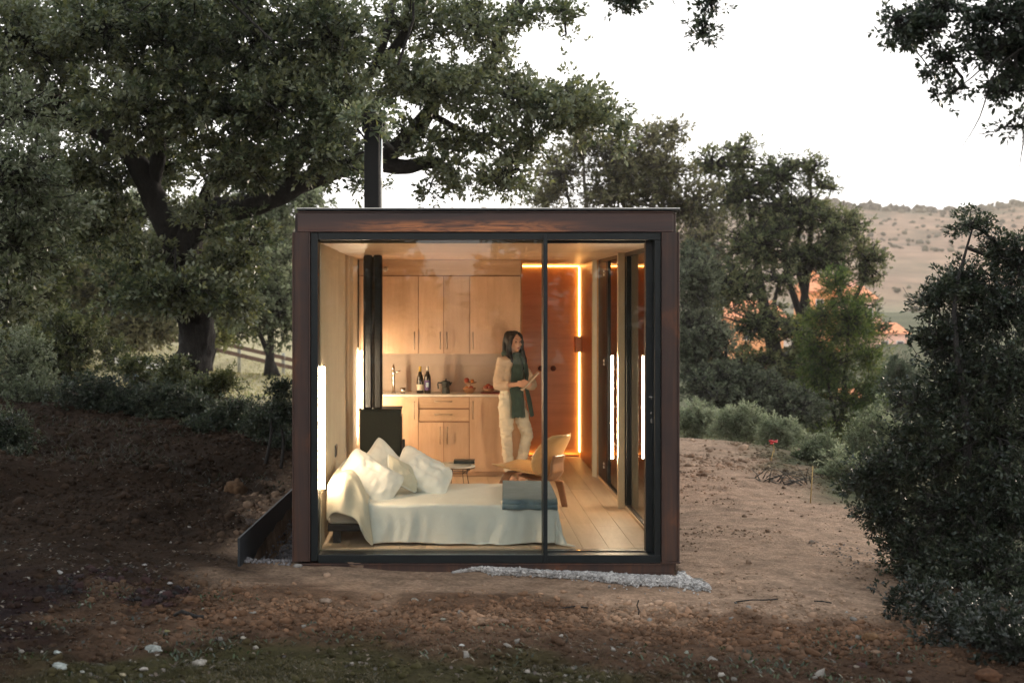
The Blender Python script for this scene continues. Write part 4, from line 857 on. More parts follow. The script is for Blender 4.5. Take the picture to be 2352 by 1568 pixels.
tag(link('gravel', rocks_mesh('gravel', np.stack([X, Y, terrain(X, Y) + np.maximum(hh, .002)], 1), .0085 * np.exp(rng.normal(0, .3, n)), np.clip(C, 0, .85), 8), M['stone']), kind='stuff')
# dark gravel in the trench beside the cabin
n = 3500; X = rng.uniform(-1.52, -1.17, n); Y = rng.uniform(.0, 5.0, n); C = np.array([.15, .14, .14]) * rng.uniform(.5, 1.4, (n, 1))
tag(link('trench_gravel', rocks_mesh('trench_gravel', np.stack([X, Y, terrain(X, Y)], 1), .014 * rng.uniform(.6, 1.5, n), C, 9), M['stone']), kind='stuff')
# scrub on the far hill
n = 9000; ii = rng.randint(8, 70, n); jj = rng.randint(0, 260, n); k = (fbm(HX[ii, jj] / 35, HY[ii, jj] / 50, 3) > .0) | (ii > 64); ii, jj = ii[k], jj[k]; n = len(ii)
Pp = np.stack([HX[ii, jj] + rng.uniform(-4, 4, n), HY[ii, jj] + rng.uniform(-3, 3, n), HZ[ii, jj]], 1); Sz = rng.uniform(.5, 1.5, n) * np.where(ii > 64, 1.5, 1.0)
e_ = 900; jr = rng.randint(60, 260, e_); ir = rng.randint(65, 70, e_); Pp = np.concatenate([Pp, np.stack([HX[ir, jr] + rng.uniform(-4, 4, e_), HY[ir, jr], HZ[ir, jr]], 1)]); Sz = np.concatenate([Sz, rng.uniform(1.0, 2.8, e_)]); n = len(Sz)
tag(link('hill_scrub', rocks_mesh('hill_scrub', Pp, Sz, np.array([.075, .062, .037]) * rng.uniform(.7, 1.6, (n, 1)), 17, I1, (.6, 1.0), .25, .2), M['hill']), kind='stuff')
# single stones
ST = [(819, 1299, 23, (.36, .24, .17), 'biggest tan rock lying against the black window sill'), (684, 1301, 10, (.45, .42, .38), 'pale stone at the foot of the left steel column'),
      (541, 1130, 23, (.20, .12, .07), 'round brown boulder on the bank above the retaining plate'), (578, 1203, 13, (.13, .10, .085), 'grey stone half sunk beside the retaining plate'), (747, 1384, 13, (.38, .28, .21), 'tan pointed rock left in the drift of soil lumps'),
      (952, 1379, 9, (.42, .38, .31), 'pale stone in the drift of lumps before the fixed pane'), (1017, 1424, 8, (.40, .38, .30), 'greenish white pebble below the pale stone in the soil drift'), (1150, 1399, 7, (.62, .60, .52), 'small bright white stone just above the pink leaning rock'),
      (1157, 1431, 14, (.38, .24, .17), 'pink tan rock leaning in the loose soil in front'), (1060, 1484, 7, (.68, .66, .60), 'bright white pebble at the edge of the moss patch'), (1258, 1428, 9, (.36, .28, .22), 'tan rock right of the pink leaning rock'),
      (1447, 1500, 6, (.55, .52, .46), 'white pebble below the upright stick'), (1603, 1340, 16, (.36, .33, .28), 'flat grey rock at the right end of the white gravel'), (2003, 1470, 19, (.26, .15, .08), 'orange brown rock near the dark bush at lower right'),
      (2012, 1500, 12, (.28, .18, .12), 'reddish stone just below the orange brown rock'), (2161, 1482, 8, (.2, .2, .2), 'grey pebble deep in the shade of the right bush'), (2268, 1560, 28, (.16, .08, .045), 'broad dark rock in the bottom right corner'), (1967, 1532, 6, (.36, .30, .24), 'small pale stone at the bottom right of the bare soil'),
      (1579, 1500, 7, (.42, .44, .36), 'greenish pale stone at bottom right of centre'), (1865, 1246, 7, (.45, .36, .28), 'small pale stone on the smooth dirt slope at right'), (134, 1316, 9, (.50, .50, .47), 'white lumpy stone at far left, highest of the pale ones'), (332, 1298, 6, (.46, .44, .42), 'white pebble on the dark soil mound at left'),
      (390, 1341, 6, (.5, .48, .46), 'white pebble below the dark soil mound'), (354, 1497, 18, (.48, .50, .46), 'largest white stone at lower left, jagged and split'), (136, 1534, 16, (.50, .54, .50), 'smooth wide white stone in the bottom left corner'), (131, 1500, 9, (.5, .55, .52), 'white stone just above the wide one in the bottom left corner'),
      (189, 1546, 7, (.46, .46, .40), 'small white stone right of the wide corner one'), (282, 1553, 8, (.50, .42, .28), 'yellowish stone by the bottom edge at left'), (458, 1526, 14, (.48, .44, .38), 'long grey white stone at the left edge of the moss'), (383, 1451, 7, (.36, .32, .16), 'yellow green stone above the largest white one'),
      (558, 1466, 7, (.50, .44, .36), 'cream pebble on the upper rim of the moss'), (587, 1488, 7, (.44, .40, .32), 'cream pebble inside the moss patch'), (373, 1364, 8, (.36, .33, .30), 'flat pale stone in the dark soil left of centre'), (80, 1030, 10, (.34, .31, .22), 'pale stone on the bank under the left bushes')]
for i, (px, py, r, col, lb) in enumerate(ST):
    p = ray_ground(px, py); s = r / sx(p.y); rs = np.random.RandomState(100 + i); v, f = I3 if r > 12 else I2
    nrm = np.array([mnoise.noise(Vector(tuple(a * 1.3 + i * 3.1))) for a in v]); nr2 = np.array([mnoise.noise(Vector(tuple(a * 3.4 + i))) for a in v])
    nr3 = np.array([mnoise.noise(Vector(tuple(a * 8 + i))) for a in v]); V = v * (1 + .42 * nrm + .20 * nr2 + .08 * nr3)[:, None]
    q_ = V.copy(); V = np.round(V * 2.6) / 2.6 * .35 + q_ * .65; ht_ = .95 if 'boulder' in lb else rs.uniform(.5, .72)
    V *= np.array([1.08, .8, ht_]) * s; a = rs.uniform(-.4, .4); V[:, 0], V[:, 2] = V[:, 0] * math.cos(a) - V[:, 2] * math.sin(a) * .5, V[:, 2] * math.cos(a) + V[:, 0] * math.sin(a) * .3
    me = fast_mesh('stone', V, f, np.array(col)[None] * .48 * (1 + .6 * nr2[:, None])); o = link('stone', me, M['stone'], None, (p.x, p.y, p.z + s * ht_ * .35)); tag(o, lb, 'stone', 'single stones on the soil')
# sticks
for px, py, pts, r, lb in ((1465, 1420, [(0, 0, 0), (.008, 0, .05), (-.004, .01, .085), (.006, 0, .12)], .0045, 'short dark stick standing upright in the loose soil'), (1290, 1400, [(0, 0, .01), (.09, .01, .022), (.2, -.01, .012)], .005, 'dark twig lying on the soil lumps before the mullion'),
        (1870, 1385, [(0, 0, .015), (.06, .0, .012), (.11, -.04, .01)], .005, 'thin twig lying low on the right soil'), (1690, 1385, [(0, 0, .01), (.12, .02, .02), (.2, .05, .012), (.3, .04, .02)], .005, 'crooked twig on the dirt below the gravel end'), (1300, 1475, [(0, 0, .0), (.01, 0, .03), (-.005, 0, .05)], .004, 'pale broken stem sticking out of the soil'),
        (540, 1150, [(0, 0, .01), (.05, -.05, .01)], .006, 'pale stick beside the round brown boulder'), (400, 1420, [(0, 0, .02), (.05, -.02, .05), (.14, -.03, .02), (.2, -.05, .02)], .012, 'black root lying in the leaf litter at lower left')):
    p = ray_ground(px, py); m = MB(); m.tube([p + Vector(q) for q in pts], r, 6); tag(m.build('stick', M['barkl' if 'pale' in lb else 'bark'], None, own=True), lb, 'stick')
# litter, grass and weeds
def blades(name, X, Y, h_, w_, pal, seed, lean=.5, mat='leaf', base=None):
    rng = np.random.RandomState(seed); n = len(X); Z = terrain(X, Y); a = rng.uniform(0, 6.28, n); hgt = h_ * rng.uniform(.4, 1.3, n); d = np.stack([np.cos(a) * lean, np.sin(a) * lean, np.ones(n)], 1); d /= np.linalg.norm(d, axis=1)[:, None]
    s = np.stack([-np.sin(a), np.cos(a), np.zeros(n)], 1) * w_ * .5; b = np.stack([X, Y, Z - .002], 1); t = b + d * hgt[:, None]; m_ = b + d * hgt[:, None] * .5 + np.array([0, 0, 1]) * hgt[:, None] * .12
    V = np.stack([b - s * .7, b + s * .7, m_ + s, t, m_ - s], 1).reshape(-1, 3); F = np.arange(5 * n).reshape(n, 5); pal = np.array(pal); C = pal[rng.randint(0, len(pal), n)] * rng.uniform(.6, 1.4, (n, 1))
    return tag(link(name, fast_mesh(name, V, F, np.repeat(C, 5, 0)), M[mat]), kind='stuff')
n = 26000; X = rng.normal(-.5, 1.15, n); Y = rng.normal(-3.65, .62, n); k = fbm(X * 2, Y * 2, 3) > -.12; blades('moss_grass', X[k], Y[k], .017, .004, [(.036, .032, .013), (.055, .045, .018), (.026, .027, .012), (.075, .058, .03)], 21, .9)
n = 16000; X = rng.uniform(-4.5, 4.6, n); Y = rng.uniform(-4.4, 8, n); k = ((X < -1.7) | (Y < -2.4)) & ((fbm(X * 1.2 + 5, Y * 1.2, 3) > .02)) | ((X > 3.2) & (Y < 2)); blades('leaf_litter', X[k], Y[k], .035, .018, [(.035, .02, .012), (.06, .036, .018), (.022, .024, .012), (.10, .075, .05)], 22, 3.0)
n = 7000; X = rng.uniform(-3.6, 3.4, n); Y = rng.uniform(-4.2, -1.2, n); k = (fbm(X * 2.7 + 9, Y * 2.7, 3) > .22) & ((X < -1.2) | (Y < -2)); blades('weeds', X[k], Y[k], .035, .012, [(.03, .045, .02), (.05, .065, .03), (.02, .03, .016)], 23, 1.2)
n = 16000; X = rng.uniform(-14, -2.2, n); Y = rng.uniform(13, 50, n); blades('meadow_grass', X, Y, .10, .03, [(.24, .22, .11), (.17, .18, .08), (.30, .26, .15)], 24, .9, 'leafb')
n = 5000; X = rng.uniform(-7, -1.6, n); Y = rng.uniform(3.5, 12, n); k = fbm(X * .8, Y * .8, 3) > -.05; blades('bank_weeds', X[k], Y[k], .07, .014, [(.016, .022, .010), (.028, .03, .015), (.032, .024, .014)], 25, 1.0)

# ------------------------------------------------------------------ far things on the left
def fence():
    Y = 44; a = P(486, 786, Y); b = P(680, 832, Y); zg = lambda x: float(terrain(np.array([x]), np.array([Y]))[0])
    t = thing('fence', ((a.x + b.x) / 2, Y, -.6), 'low weathered rail fence across the meadow behind the oak', 'fence')
    a0 = a - (b - a) * 1.8
    for k in range(2):
        off = Vector((0, 0, .06 - .30 * k)); 
        for i in range(6):
            p, q = a0.lerp(b + (b - a) * .4, i / 6), a0.lerp(b + (b - a) * .4, (i + 1) / 6); MB().obox((p + q) / 2 + off, q - p, (0, 1, 0), (q - p).cross(Vector((0, 1, 0))), (q - p).length - .02, .06, .15).build('rail', M['rail'], t)
    for i in range(7):
        p = a0.lerp(b + (b - a) * .4, i / 6 * .98 + .01); MB().tube([(p.x, Y + .09, p.z - .9), (p.x, Y + .09, p.z + .24)], .07, 8).build('post', M['post'], t)
fence()
Y = 30; a, b = P(268, 826, Y), P(372, 842, Y); t = thing('edging', tuple(a), 'row of short white edging blocks on the meadow left of the oak', 'edging')
for i in range(15):
    p = a.lerp(b, i / 14); MB().box(p.x - .045, p.x + .045, Y - .05, Y + .05, p.z - .13, p.z + .07).build('block', M['white'], t, .015)
p = P(310, 872, 20); t = thing('plastic_crate', tuple(p), 'tilted black plastic crate beyond the bushes left of the oak', 'crate'); u_ = Vector((.93, 0, -.22)).normalized(); w_ = Vector((.22, 0, .93)).normalized()
for dv, sz in (((0, -.18, 0), (.44, .02, .20)), ((0, .18, 0), (.44, .02, .20))): MB().obox(p + Vector(dv), u_, (0, 1, 0), w_, *sz).build('side', M['plastic'], t, .004)
for sg in (-1, 1): MB().obox(p + u_ * sg * .21, u_, (0, 1, 0), w_, .02, .34, .20).build('end', M['plastic'], t, .004)
MB().obox(p + w_ * .10 + Vector((.05, -.06, 0)), u_, (0, 1, 0), w_, .10, .14, .02).build('sticker', M['blue'], t)
# ------------------------------------------------------------------ far houses, low sunlight painted into their wall and roof colours
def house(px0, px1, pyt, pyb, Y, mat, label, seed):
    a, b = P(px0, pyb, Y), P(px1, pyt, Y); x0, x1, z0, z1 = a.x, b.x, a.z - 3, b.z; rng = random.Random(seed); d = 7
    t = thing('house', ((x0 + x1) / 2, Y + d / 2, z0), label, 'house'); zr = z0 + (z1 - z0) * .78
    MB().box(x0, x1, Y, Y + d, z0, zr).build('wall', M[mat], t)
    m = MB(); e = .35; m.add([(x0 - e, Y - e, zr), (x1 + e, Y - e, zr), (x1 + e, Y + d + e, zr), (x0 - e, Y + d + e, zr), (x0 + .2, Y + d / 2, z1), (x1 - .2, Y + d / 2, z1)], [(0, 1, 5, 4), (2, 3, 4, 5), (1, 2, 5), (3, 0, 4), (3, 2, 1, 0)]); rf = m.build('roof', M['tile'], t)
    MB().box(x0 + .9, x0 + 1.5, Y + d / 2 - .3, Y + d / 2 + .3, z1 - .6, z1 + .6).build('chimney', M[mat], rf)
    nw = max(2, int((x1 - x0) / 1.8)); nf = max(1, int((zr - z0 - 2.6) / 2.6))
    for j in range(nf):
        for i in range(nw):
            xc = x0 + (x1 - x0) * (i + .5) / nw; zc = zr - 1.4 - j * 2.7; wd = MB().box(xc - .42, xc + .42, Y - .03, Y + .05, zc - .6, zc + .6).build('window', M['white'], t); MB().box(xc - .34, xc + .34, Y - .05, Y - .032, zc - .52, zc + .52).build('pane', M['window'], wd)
house(1690, 1800, 690, 800, 120, 'sunset_wall', 'house with sunset orange put into its walls, glimpsed through the trees nearest the cabin', 1)
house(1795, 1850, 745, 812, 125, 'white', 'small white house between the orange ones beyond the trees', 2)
house(1862, 1945, 630, 740, 135, 'sunset_wall', 'tall sunset orange house highest up behind the bright pine', 3)
house(1955, 2010, 655, 730, 130, 'sunset_plaster', 'sunset pink house right of the bright pine', 4)
house(1880, 2010, 900, 1010, 70, 'sunset_plaster', 'low sunset pink house below the bright pine', 5)
house(2015, 2085, 742, 790, 150, 'sunset_plaster', 'pale house at the foot of the hill', 6)
house(1650, 1700, 770, 840, 128, 'sunset_wall', 'narrow sunset orange house closest to the cabin corner', 7)

# ------------------------------------------------------------------ trees and shrubs
OAK = [(.028, .040, .019), (.074, .096, .050), (.118, .140, .074), (.180, .185, .075), (.205, .225, .155)]
OLIVE = [(.050, .052, .028), (.10, .10, .055), (.16, .155, .085), (.21, .19, .11)]
GREY = [(.06, .075, .042), (.13, .15, .090), (.20, .225, .14), (.26, .28, .19)]
YEL = [(.03, .04, .018), (.07, .085, .032), (.12, .13, .05), (.17, .17, .075)]
PINE = [(.028, .046, .016), (.055, .085, .026), (.095, .125, .036), (.15, .16, .05)]
DARK = [(.014, .022, .014), (.030, .042, .026), (.050, .066, .042), (.080, .090, .052)]
def groundz(x, y): return float(terrain(np.array([x]), np.array([y]))[0])
# the big oak
ok = thing('oak_tree', tuple(ray_ground(440, 915)), 'big old holm oak with thick dark trunk spreading over the cabin', 'tree', 'holm oaks')
tm = MB(); L0 = []
gz = groundz(P(437, 900, 9).x, 9); pyg = 689 + (CAM_H - gz) * sx(9) + 25
limb(tm, [(440, pyg, 9, .34), (438, 905, 9, .275), (436, 860, 9, .265), (450, 790, 9, .25), (446, 720, 9, .25), (430, 640, 9, .25), (418, 580, 9, .25), (424, 540, 8.9, .22)], 16, 1, 4, .18)
L0 += limb(tm, [(420, 590, 8.9, .19), (440, 530, 8.9, .19), (492, 487, 8.8, .17), (560, 476, 8.8, .16), (640, 448, 8.7, .155), (700, 418, 8.6, .14), (765, 392, 8.5, .125), (850, 376, 8.4, .115), (930, 384, 8.3, .10), (990, 372, 8.3, .08), (1040, 400, 8.2, .035)], 12, 2)
L0 += limb(tm, [(850, 380, 8.4, .10), (905, 345, 8.4, .12), (950, 305, 8.4, .115), (985, 255, 8.4, .10), (1010, 195, 8.4, .07), (1090, 170, 8.3, .05), (1200, 200, 8.2, .035), (1320, 235, 8.1, .02), (1420, 290, 8, .01)], 10, 3)
L0 += limb(tm, [(416, 580, 9, .19), (360, 470, 8.8, .17), (330, 400, 8.6, .15), (270, 330, 8.4, .13), (160, 260, 8.2, .10), (100, 180, 8, .07), (60, 60, 8, .04)], 10, 4)
L0 += limb(tm, [(345, 430, 8.7, .12), (365, 330, 8.4, .10), (330, 200, 8.2, .09), (240, 90, 8, .07), (190, -20, 8, .05)], 8, 5)
L0 += limb(tm, [(640, 448, 8.7, .09), (700, 340, 8.5, .09), (760, 250, 8.4, .08), (860, 160, 8.3, .08), (930, 80, 8.3, .07), (980, -30, 8.3, .05)], 8, 6)
L0 += limb(tm, [(860, 160, 8.3, .06), (885, 80, 8.2, .06), (905, 0, 8.2, .05), (915, -60, 8.2, .05)], 8, 7)
L0 += limb(tm, [(1010, 200, 8.4, .05), (1125, 150, 8.4, .075), (1150, 70, 8.4, .07), (1195, 0, 8.4, .06), (1220, -60, 8.4, .05)], 8, 8)
L0 += limb(tm, [(1165, 50, 8.4, .035), (1240, 20, 8.4, .025), (1310, 30, 8.4, .015), (1345, 38, 8.4, .008)], 6, 9)
L0 += limb(tm, [(985, 260, 8.4, .05), (1060, 300, 8.4, .04), (1140, 330, 8.4, .03), (1200, 400, 8.4, .02)], 6, 10)
L0 += limb(tm, [(436, 700, 9, .08), (500, 640, 8.8, .06), (560, 600, 8.6, .04)], 6, 11); L0 += limb(tm, [(436, 690, 9, .08), (370, 640, 8.7, .06), (290, 600, 8.5, .04)], 6, 12)
L0 += limb(tm, [(436, 560, 9, .16), (470, 500, 9.1, .14), (490, 430, 9.1, .13), (560, 385, 9, .11), (640, 345, 8.9, .08), (720, 300, 8.8, .05)], 10, 14)
L0 += limb(tm, [(905, 345, 8.4, .03), (885, 325, 6, .02), (850, 300, 3.6, .01)], 6, 13)
tm.build('trunk', M['bark'], ok)
bl = [blob(*q) for q in ((60, 90, 7.5, 150, 130, 2.2), (250, 70, 7, 150, 110, 2.0), (430, 90, 8, 150, 120, 2.2), (600, 80, 7, 130, 120, 1.8), (760, 90, 7.2, 120, 120, 1.7), (120, 260, 9, 130, 90, 1.5), (300, 250, 7, 140, 100, 1.8), (470, 240, 7.4, 150, 100, 1.8), (640, 230, 6.8, 130, 110, 1.6), (780, 240, 6.5, 95, 110, 1.2),
    (740, 350, 6.6, 110, 60, 1.0), (560, 370, 7.4, 120, 70, 1.3), (380, 380, 9.6, 100, 80, 1.0, .7), (190, 400, 8.6, 120, 70, 1.3), (240, 520, 9.4, 100, 90, 1.0), (330, 600, 8.6, 95, 80, .8), (510, 620, 8.6, 90, 75, .8), (400, 665, 7.9, 140, 55, .9), (570, 560, 8.8, 60, 80, .8, .6), (290, 670, 8.0, 70, 60, .8), (560, 690, 8.3, 60, 55, .8, .8),
    (930, 190, 7.8, 90, 55, 1.0), (1050, 200, 8, 110, 62, 1.1), (1180, 220, 8, 110, 66, 1.1), (1300, 240, 8, 90, 62, 1.0), (1375, 275, 8, 60, 50, .8), (1425, 320, 8, 28, 48, .5), (930, 50, 8.2, 110, 55, 1.2, .55), (1080, 45, 8, 100, 60, 1.1, .8), (1150, 120, 8.2, 60, 45, .8, .5), (1210, 40, 8.3, 60, 45, .8, .5), (1300, 25, 8.3, 45, 25, .5, .45), (1290, 85, 8.3, 35, 20, .4, .3),
    (1010, 320, 8.3, 70, 40, .7, .45), (1050, 410, 8.4, 75, 55, .8, .6), (1160, 400, 8.4, 80, 65, .8, .6), (1220, 330, 8.4, 70, 55, .8, .6), (1110, 310, 8.2, 80, 40, .8, .6), (985, 440, 8.4, 28, 30, .4, .4), (835, 262, 2.62, 48, 38, .2, .9), (470, 500, 8.0, 60, 45, .5, .7), (940, 350, 8.0, 38, 26, .35, .5), (1010, 385, 8.0, 40, 26, .35, .8), (930, 290, 7.9, 40, 40, .4, .5), (590, 400, 7.8, 60, 28, .4, .6), (820, 420, 6.5, 40, 25, .4, .5), (450, -60, 5, 500, 60, 3.0, .5), (950, -60, 6, 250, 50, 2.5, .4))]
foliage(ok, bl, 158000, .076, .042, OAK, 1, .28, 80, 'leaf', L0, .006, .5)
# oak at the left edge, near, its trunk outside the picture
o2 = thing('oak_tree', (-6.4, -1.2, groundz(-6.4, -1.2)), 'nearer holm oak reaching in from the left edge with pale leaves', 'tree', 'holm oaks')
t2 = MB(); z0 = groundz(-6.4, -1.2); t2.tube([(-6.4, -1.2, z0 - .1), (-6.35, -1.1, 1.5), (-6.1, -.8, 3.0), (-5.4, -.9, 4.8)], [.36, .27, .24, .16], 12); t2.tube([(-6.1, -.8, 3.0), (-5.2, 1.2, 3.6), (-4.5, 3, 3.4)], [.16, .11, .05], 10); t2.tube([(-5.6, -.9, 4.5), (-4, -2, 5.6), (-2.5, -3, 6.0)], [.12, .08, .03], 8); t2.build('trunk', M['bark'], o2)
L2 = [(-4.5, 3, 3.4), (-5.2, 1.2, 3.6), (-4, -2, 5.6), (-2.5, -3, 6.0), (-6, -.8, 3.2)]
foliage(o2, [blob(40, 400, 3.4, 120, 110, .8), blob(30, 560, 3.6, 130, 90, .8), blob(110, 480, 3.8, 90, 70, .6, .7), blob(40, 250, 4, 110, 60, .7, .6), blob(20, 690, 4, 90, 60, .6, .6), (-5.8, -1, 5.5, 2.4, 2.4, 1.3, .35), (-3.8, -2.5, 6.0, 2.2, 2.4, .9, .45)], 52000, .062, .034, [(.042, .054, .028), (.092, .110, .060), (.14, .16, .090), (.20, .21, .14)], 2, .24, 55, 'leaf', L2)
foliage(o2, [(-4.2, -3.2, 6.2, 3.2, 2.8, .8), (-6.5, -3, 5.5, 2.5, 3, 1.2), (-5, .5, 6.4, 2.2, 2, .8)], 15000, .15, .09, OAK, 12, .5, 60, 'leaf', L2)  # unseen overhead canopy added to shade the left foreground
# tree whose branches hang in at the top right
o3 = thing('oak_tree', (5.6, -3.4, groundz(5.6, -3.4)), 'holm oak whose drooping dark branches hang in at top right', 'tree', 'holm oaks')
t3 = MB(); z0 = groundz(5.6, -3.4); t3.tube([(5.6, -3.4, z0 - .1), (5.5, -3.4, 1.4), (5.2, -3.4, 2.8), (4.6, -3.4, 3.9), (3.6, -3.4, 4.6), (2.2, -3.2, 4.7), (1.3, -3.1, 4.45)], [.26, .20, .17, .12, .07, .04, .015], 10)
L3 = [(4.6, -3.4, 3.9), (3.6, -3.4, 4.6), (2.2, -3.2, 4.7), (1.3, -3.1, 4.45)]
def sprig(pts, r=.010): return limb(t3, [(a, b_, Y, r * (1 - .85 * i / (len(pts) - 1))) for i, (a, b_, Y) in enumerate(pts)], 5, 3, 4, .05)
S3 = []
for s_ in (((2450, -60, -3.4), (2330, 80, -3.4), (2230, 180, -3.4), (2170, 215, -3.4)), ((2480, 20, -3.4), (2380, 90, -3.5), (2290, 160, -3.5), (2250, 270, -3.5), (2205, 345, -3.5)), ((2500, 90, -3.3), (2380, 200, -3.3), (2310, 290, -3.3), (2230, 310, -3.3)), ((2420, -40, -3.5), (2250, 20, -3.5), (2130, 30, -3.5), (2060, 70, -3.5)), ((2460, 160, -3.4), (2360, 250, -3.4), (2350, 330, -3.4), (2340, 390, -3.4)),
        ((2300, -150, -3.2), (2150, -40, -3.2), (2090, 80, -3.2), (2130, 150, -3.2), (2175, 225, -3.2)), ((1720, -120, -3.1), (1600, -40, -3.1), (1618, 25, -3.1), (1622, 70, -3.1)), ((1600, -110, -3.1), (1500, -60, -3.1), (1440, -5, -3.1), (1425, 12, -3.1)), ((1600, -100, -3.1), (1570, -30, -3.1), (1545, -5, -3.1), (1556, 20, -3.1))): S3 += sprig(s_)
t3.build('trunk', M['bark'], o3)
foliage(o3, [blob(*q) for q in ((2060, 40, -3.4, 42, 45, .25), (2110, 60, -3.4, 60, 45, .3), (2150, 20, -3.4, 70, 35, .3), (2170, 130, -3.4, 45, 35, .25, .8), (2180, 210, -3.4, 34, 28, .2, .8), (2270, 40, -3.4, 80, 50, .35), (2320, 110, -3.3, 60, 40, .3), (2260, 120, -3.4, 40, 35, .25, .8), (2300, 210, -3.4, 50, 35, .25, .8), (2340, 170, -3.4, 40, 40, .3), (2330, 290, -3.4, 35, 25, .2, .6), (2390, 60, -3.4, 70, 110, .35), (1440, 0, -3.1, 26, 14, .08, 4), (1632, 10, -3.1, 18, 30, .08, 4), (1618, 66, -3.1, 11, 18, .05, 6), (2480, -100, -3.4, 200, 100, .7))], 18000, .034, .017, DARK, 3, .11, 28, 'leaf', S3, .0035, .6, droop=.2)
# big dark bush on the right
def shrub(name, label, blobs, n, L, Wd, pal, seed, group=None, clump=.16, per=50, cat='shrub', mat='leaf', stems=3, shell=.45, stem_r=.03, bark='bark', up=.35, trunk=None):
    cx = np.mean([b[0] for b in blobs]); cy = np.mean([b[1] for b in blobs]); zb = groundz(cx, cy); t = thing(name, (cx, cy, zb), label, cat, group); rg = random.Random(seed); m = MB(); LP = []
    tops = sorted(blobs, key=lambda b: -b[2])
    if trunk: base = Vector((trunk[0], trunk[1], groundz(trunk[0], trunk[1]) - .1)); 
    else: base = None
    for k in range(min(stems, len(blobs))):
        b = tops[int(k * len(tops) / stems)]; b0 = base if base is not None else Vector((cx + rg.uniform(-.2, .2) * (k > 0), cy + rg.uniform(-.15, .15), zb - .05)); e = Vector(b[:3]); pts = [b0, b0.lerp(e, .35) + Vector((rg.uniform(-.1, .1), rg.uniform(-.1, .1), .12)) * (e - b0).length * .5, b0.lerp(e, .7) + Vector((rg.uniform(-.06, .06), rg.uniform(-.1, .1), .05)) * (e - b0).length, e]
        q = smooth_pts([tuple(p) + (stem_r * (1 - .28 * i),) for i, p in enumerate(pts)], 3); m.tube([Vector(a[:3]) for a in q], [a[3] for a in q], 8); LP += [a[:3] for a in q]
    m.build('trunk' if cat == 'tree' else 'stem', M[bark], t)
    foliage(t, blobs, n, L, Wd, pal, seed, clump, per, mat, LP, stem_r * .12, shell, bark, up); return t
shrub('oak_bush', 'large dark evergreen bush filling the right side', [blob(*q) for q in ((2235, 520, 1.0, 38, 45, .3, .5), (2290, 560, .9, 45, 45, .3, .7), (2340, 590, .8, 60, 70, .4), (2215, 650, 1.0, 60, 45, .4, .8), (2150, 690, 1.0, 50, 40, .3, .6), (2290, 710, .8, 90, 80, .5), (2170, 790, .9, 70, 55, .4), (2330, 860, .6, 100, 100, .6), (2200, 880, .8, 95, 75, .5), (2100, 930, .9, 60, 60, .4, .8), (2280, 1000, .5, 120, 100, .6), (2140, 1040, .7, 95, 85, .5), (2050, 1080, .9, 60, 70, .4), (2030, 1180, .8, 55, 55, .35, .8), (2350, 1150, .2, 130, 110, .7), (2200, 1180, .4, 120, 100, .6), (2120, 1290, .4, 80, 80, .5), (2260, 1330, .0, 130, 110, .7), (2130, 1390, .2, 65, 60, .4), (2210, 1440, -.2, 100, 70, .5), (2360, 1430, -.4, 130, 90, .7), (2170, 1490, -.5, 80, 60, .5), (2300, 1540, -1.0, 120, 70, .6), (2200, 1530, -.8, 80, 50, .4), (2390, 1560, -1.4, 120, 70, .5), (2110, 1440, -.1, 55, 50, .4), (1990, 1110, 1.2, 45, 60, .3, .7), (2070, 1240, .7, 40, 40, .3, .6))],
      125000, .040, .021, [(.012, .018, .011), (.024, .034, .020), (.042, .056, .034), (.075, .085, .048)], 4, 'dark evergreen bushes', .15, 55, stems=7, stem_r=.045)
# olive trees behind, right
g = 'trees beyond the cabin'
OLV2 = [(.040, .050, .026), (.085, .10, .050), (.14, .155, .075), (.19, .19, .10)]
shrub('olive_tree', 'thin olive brown tree rising behind the cabin roof', [blob(*q) for q in ((1290, 400, 27, 70, 70, 1.3, .6), (1340, 330, 27, 70, 50, 1.1, .5), (1420, 380, 27, 90, 80, 1.5, .8), (1500, 320, 27, 60, 40, 1, .6), (1550, 300, 27, 35, 30, .6, .5), (1520, 400, 27, 90, 70, 1.5, .9), (1420, 450, 27, 120, 50, 1.5, .9), (1590, 480, 27, 80, 70, 1.3, .9), (1250, 460, 27, 60, 30, 1, .6), (1610, 560, 26, 60, 70, 1.0, .9))], 27000, .098, .054, OLIVE, 31, g, .42, 34, 'tree', 'leafb', 7, .5, .13, 'barkl')
shrub('olive_tree', 'tall spreading olive tree in front of the far hill', [blob(*q) for q in ((1640, 380, 30, 60, 45, 1, .6), (1700, 350, 30, 55, 45, 1, .6), (1780, 400, 30, 80, 50, 1.3, .8), (1860, 390, 30, 45, 35, .8, .6), (1890, 430, 30, 35, 22, .6, .5), (1700, 440, 30, 90, 60, 1.4, .7), (1820, 490, 30, 110, 55, 1.6, 1), (1930, 520, 29, 70, 50, 1.2, 1), (1990, 600, 29, 45, 60, .9, .9), (1960, 700, 29, 60, 40, .9, .4), (1740, 560, 29, 110, 60, 1.6, 1), (1870, 590, 29, 90, 50, 1.4, .9), (1680, 660, 28, 80, 70, 1.3, 1), (1790, 640, 28, 70, 40, 1.0, .4), (1740, 740, 27, 90, 60, 1.0, .55), (1830, 760, 27, 80, 60, 1.0, .5), (1980, 760, 27, 60, 60, 1.0, .5), (1780, 830, 27, 90, 30, 1.0, .5), (1700, 850, 28, 110, 55, 1.4, .7), (1850, 880, 28, 100, 60, 1.4, .8))], 54000, .098, .054, OLV2, 32, g, .36, 40, 'tree', 'leafb', 9, .5, .17, 'bark')
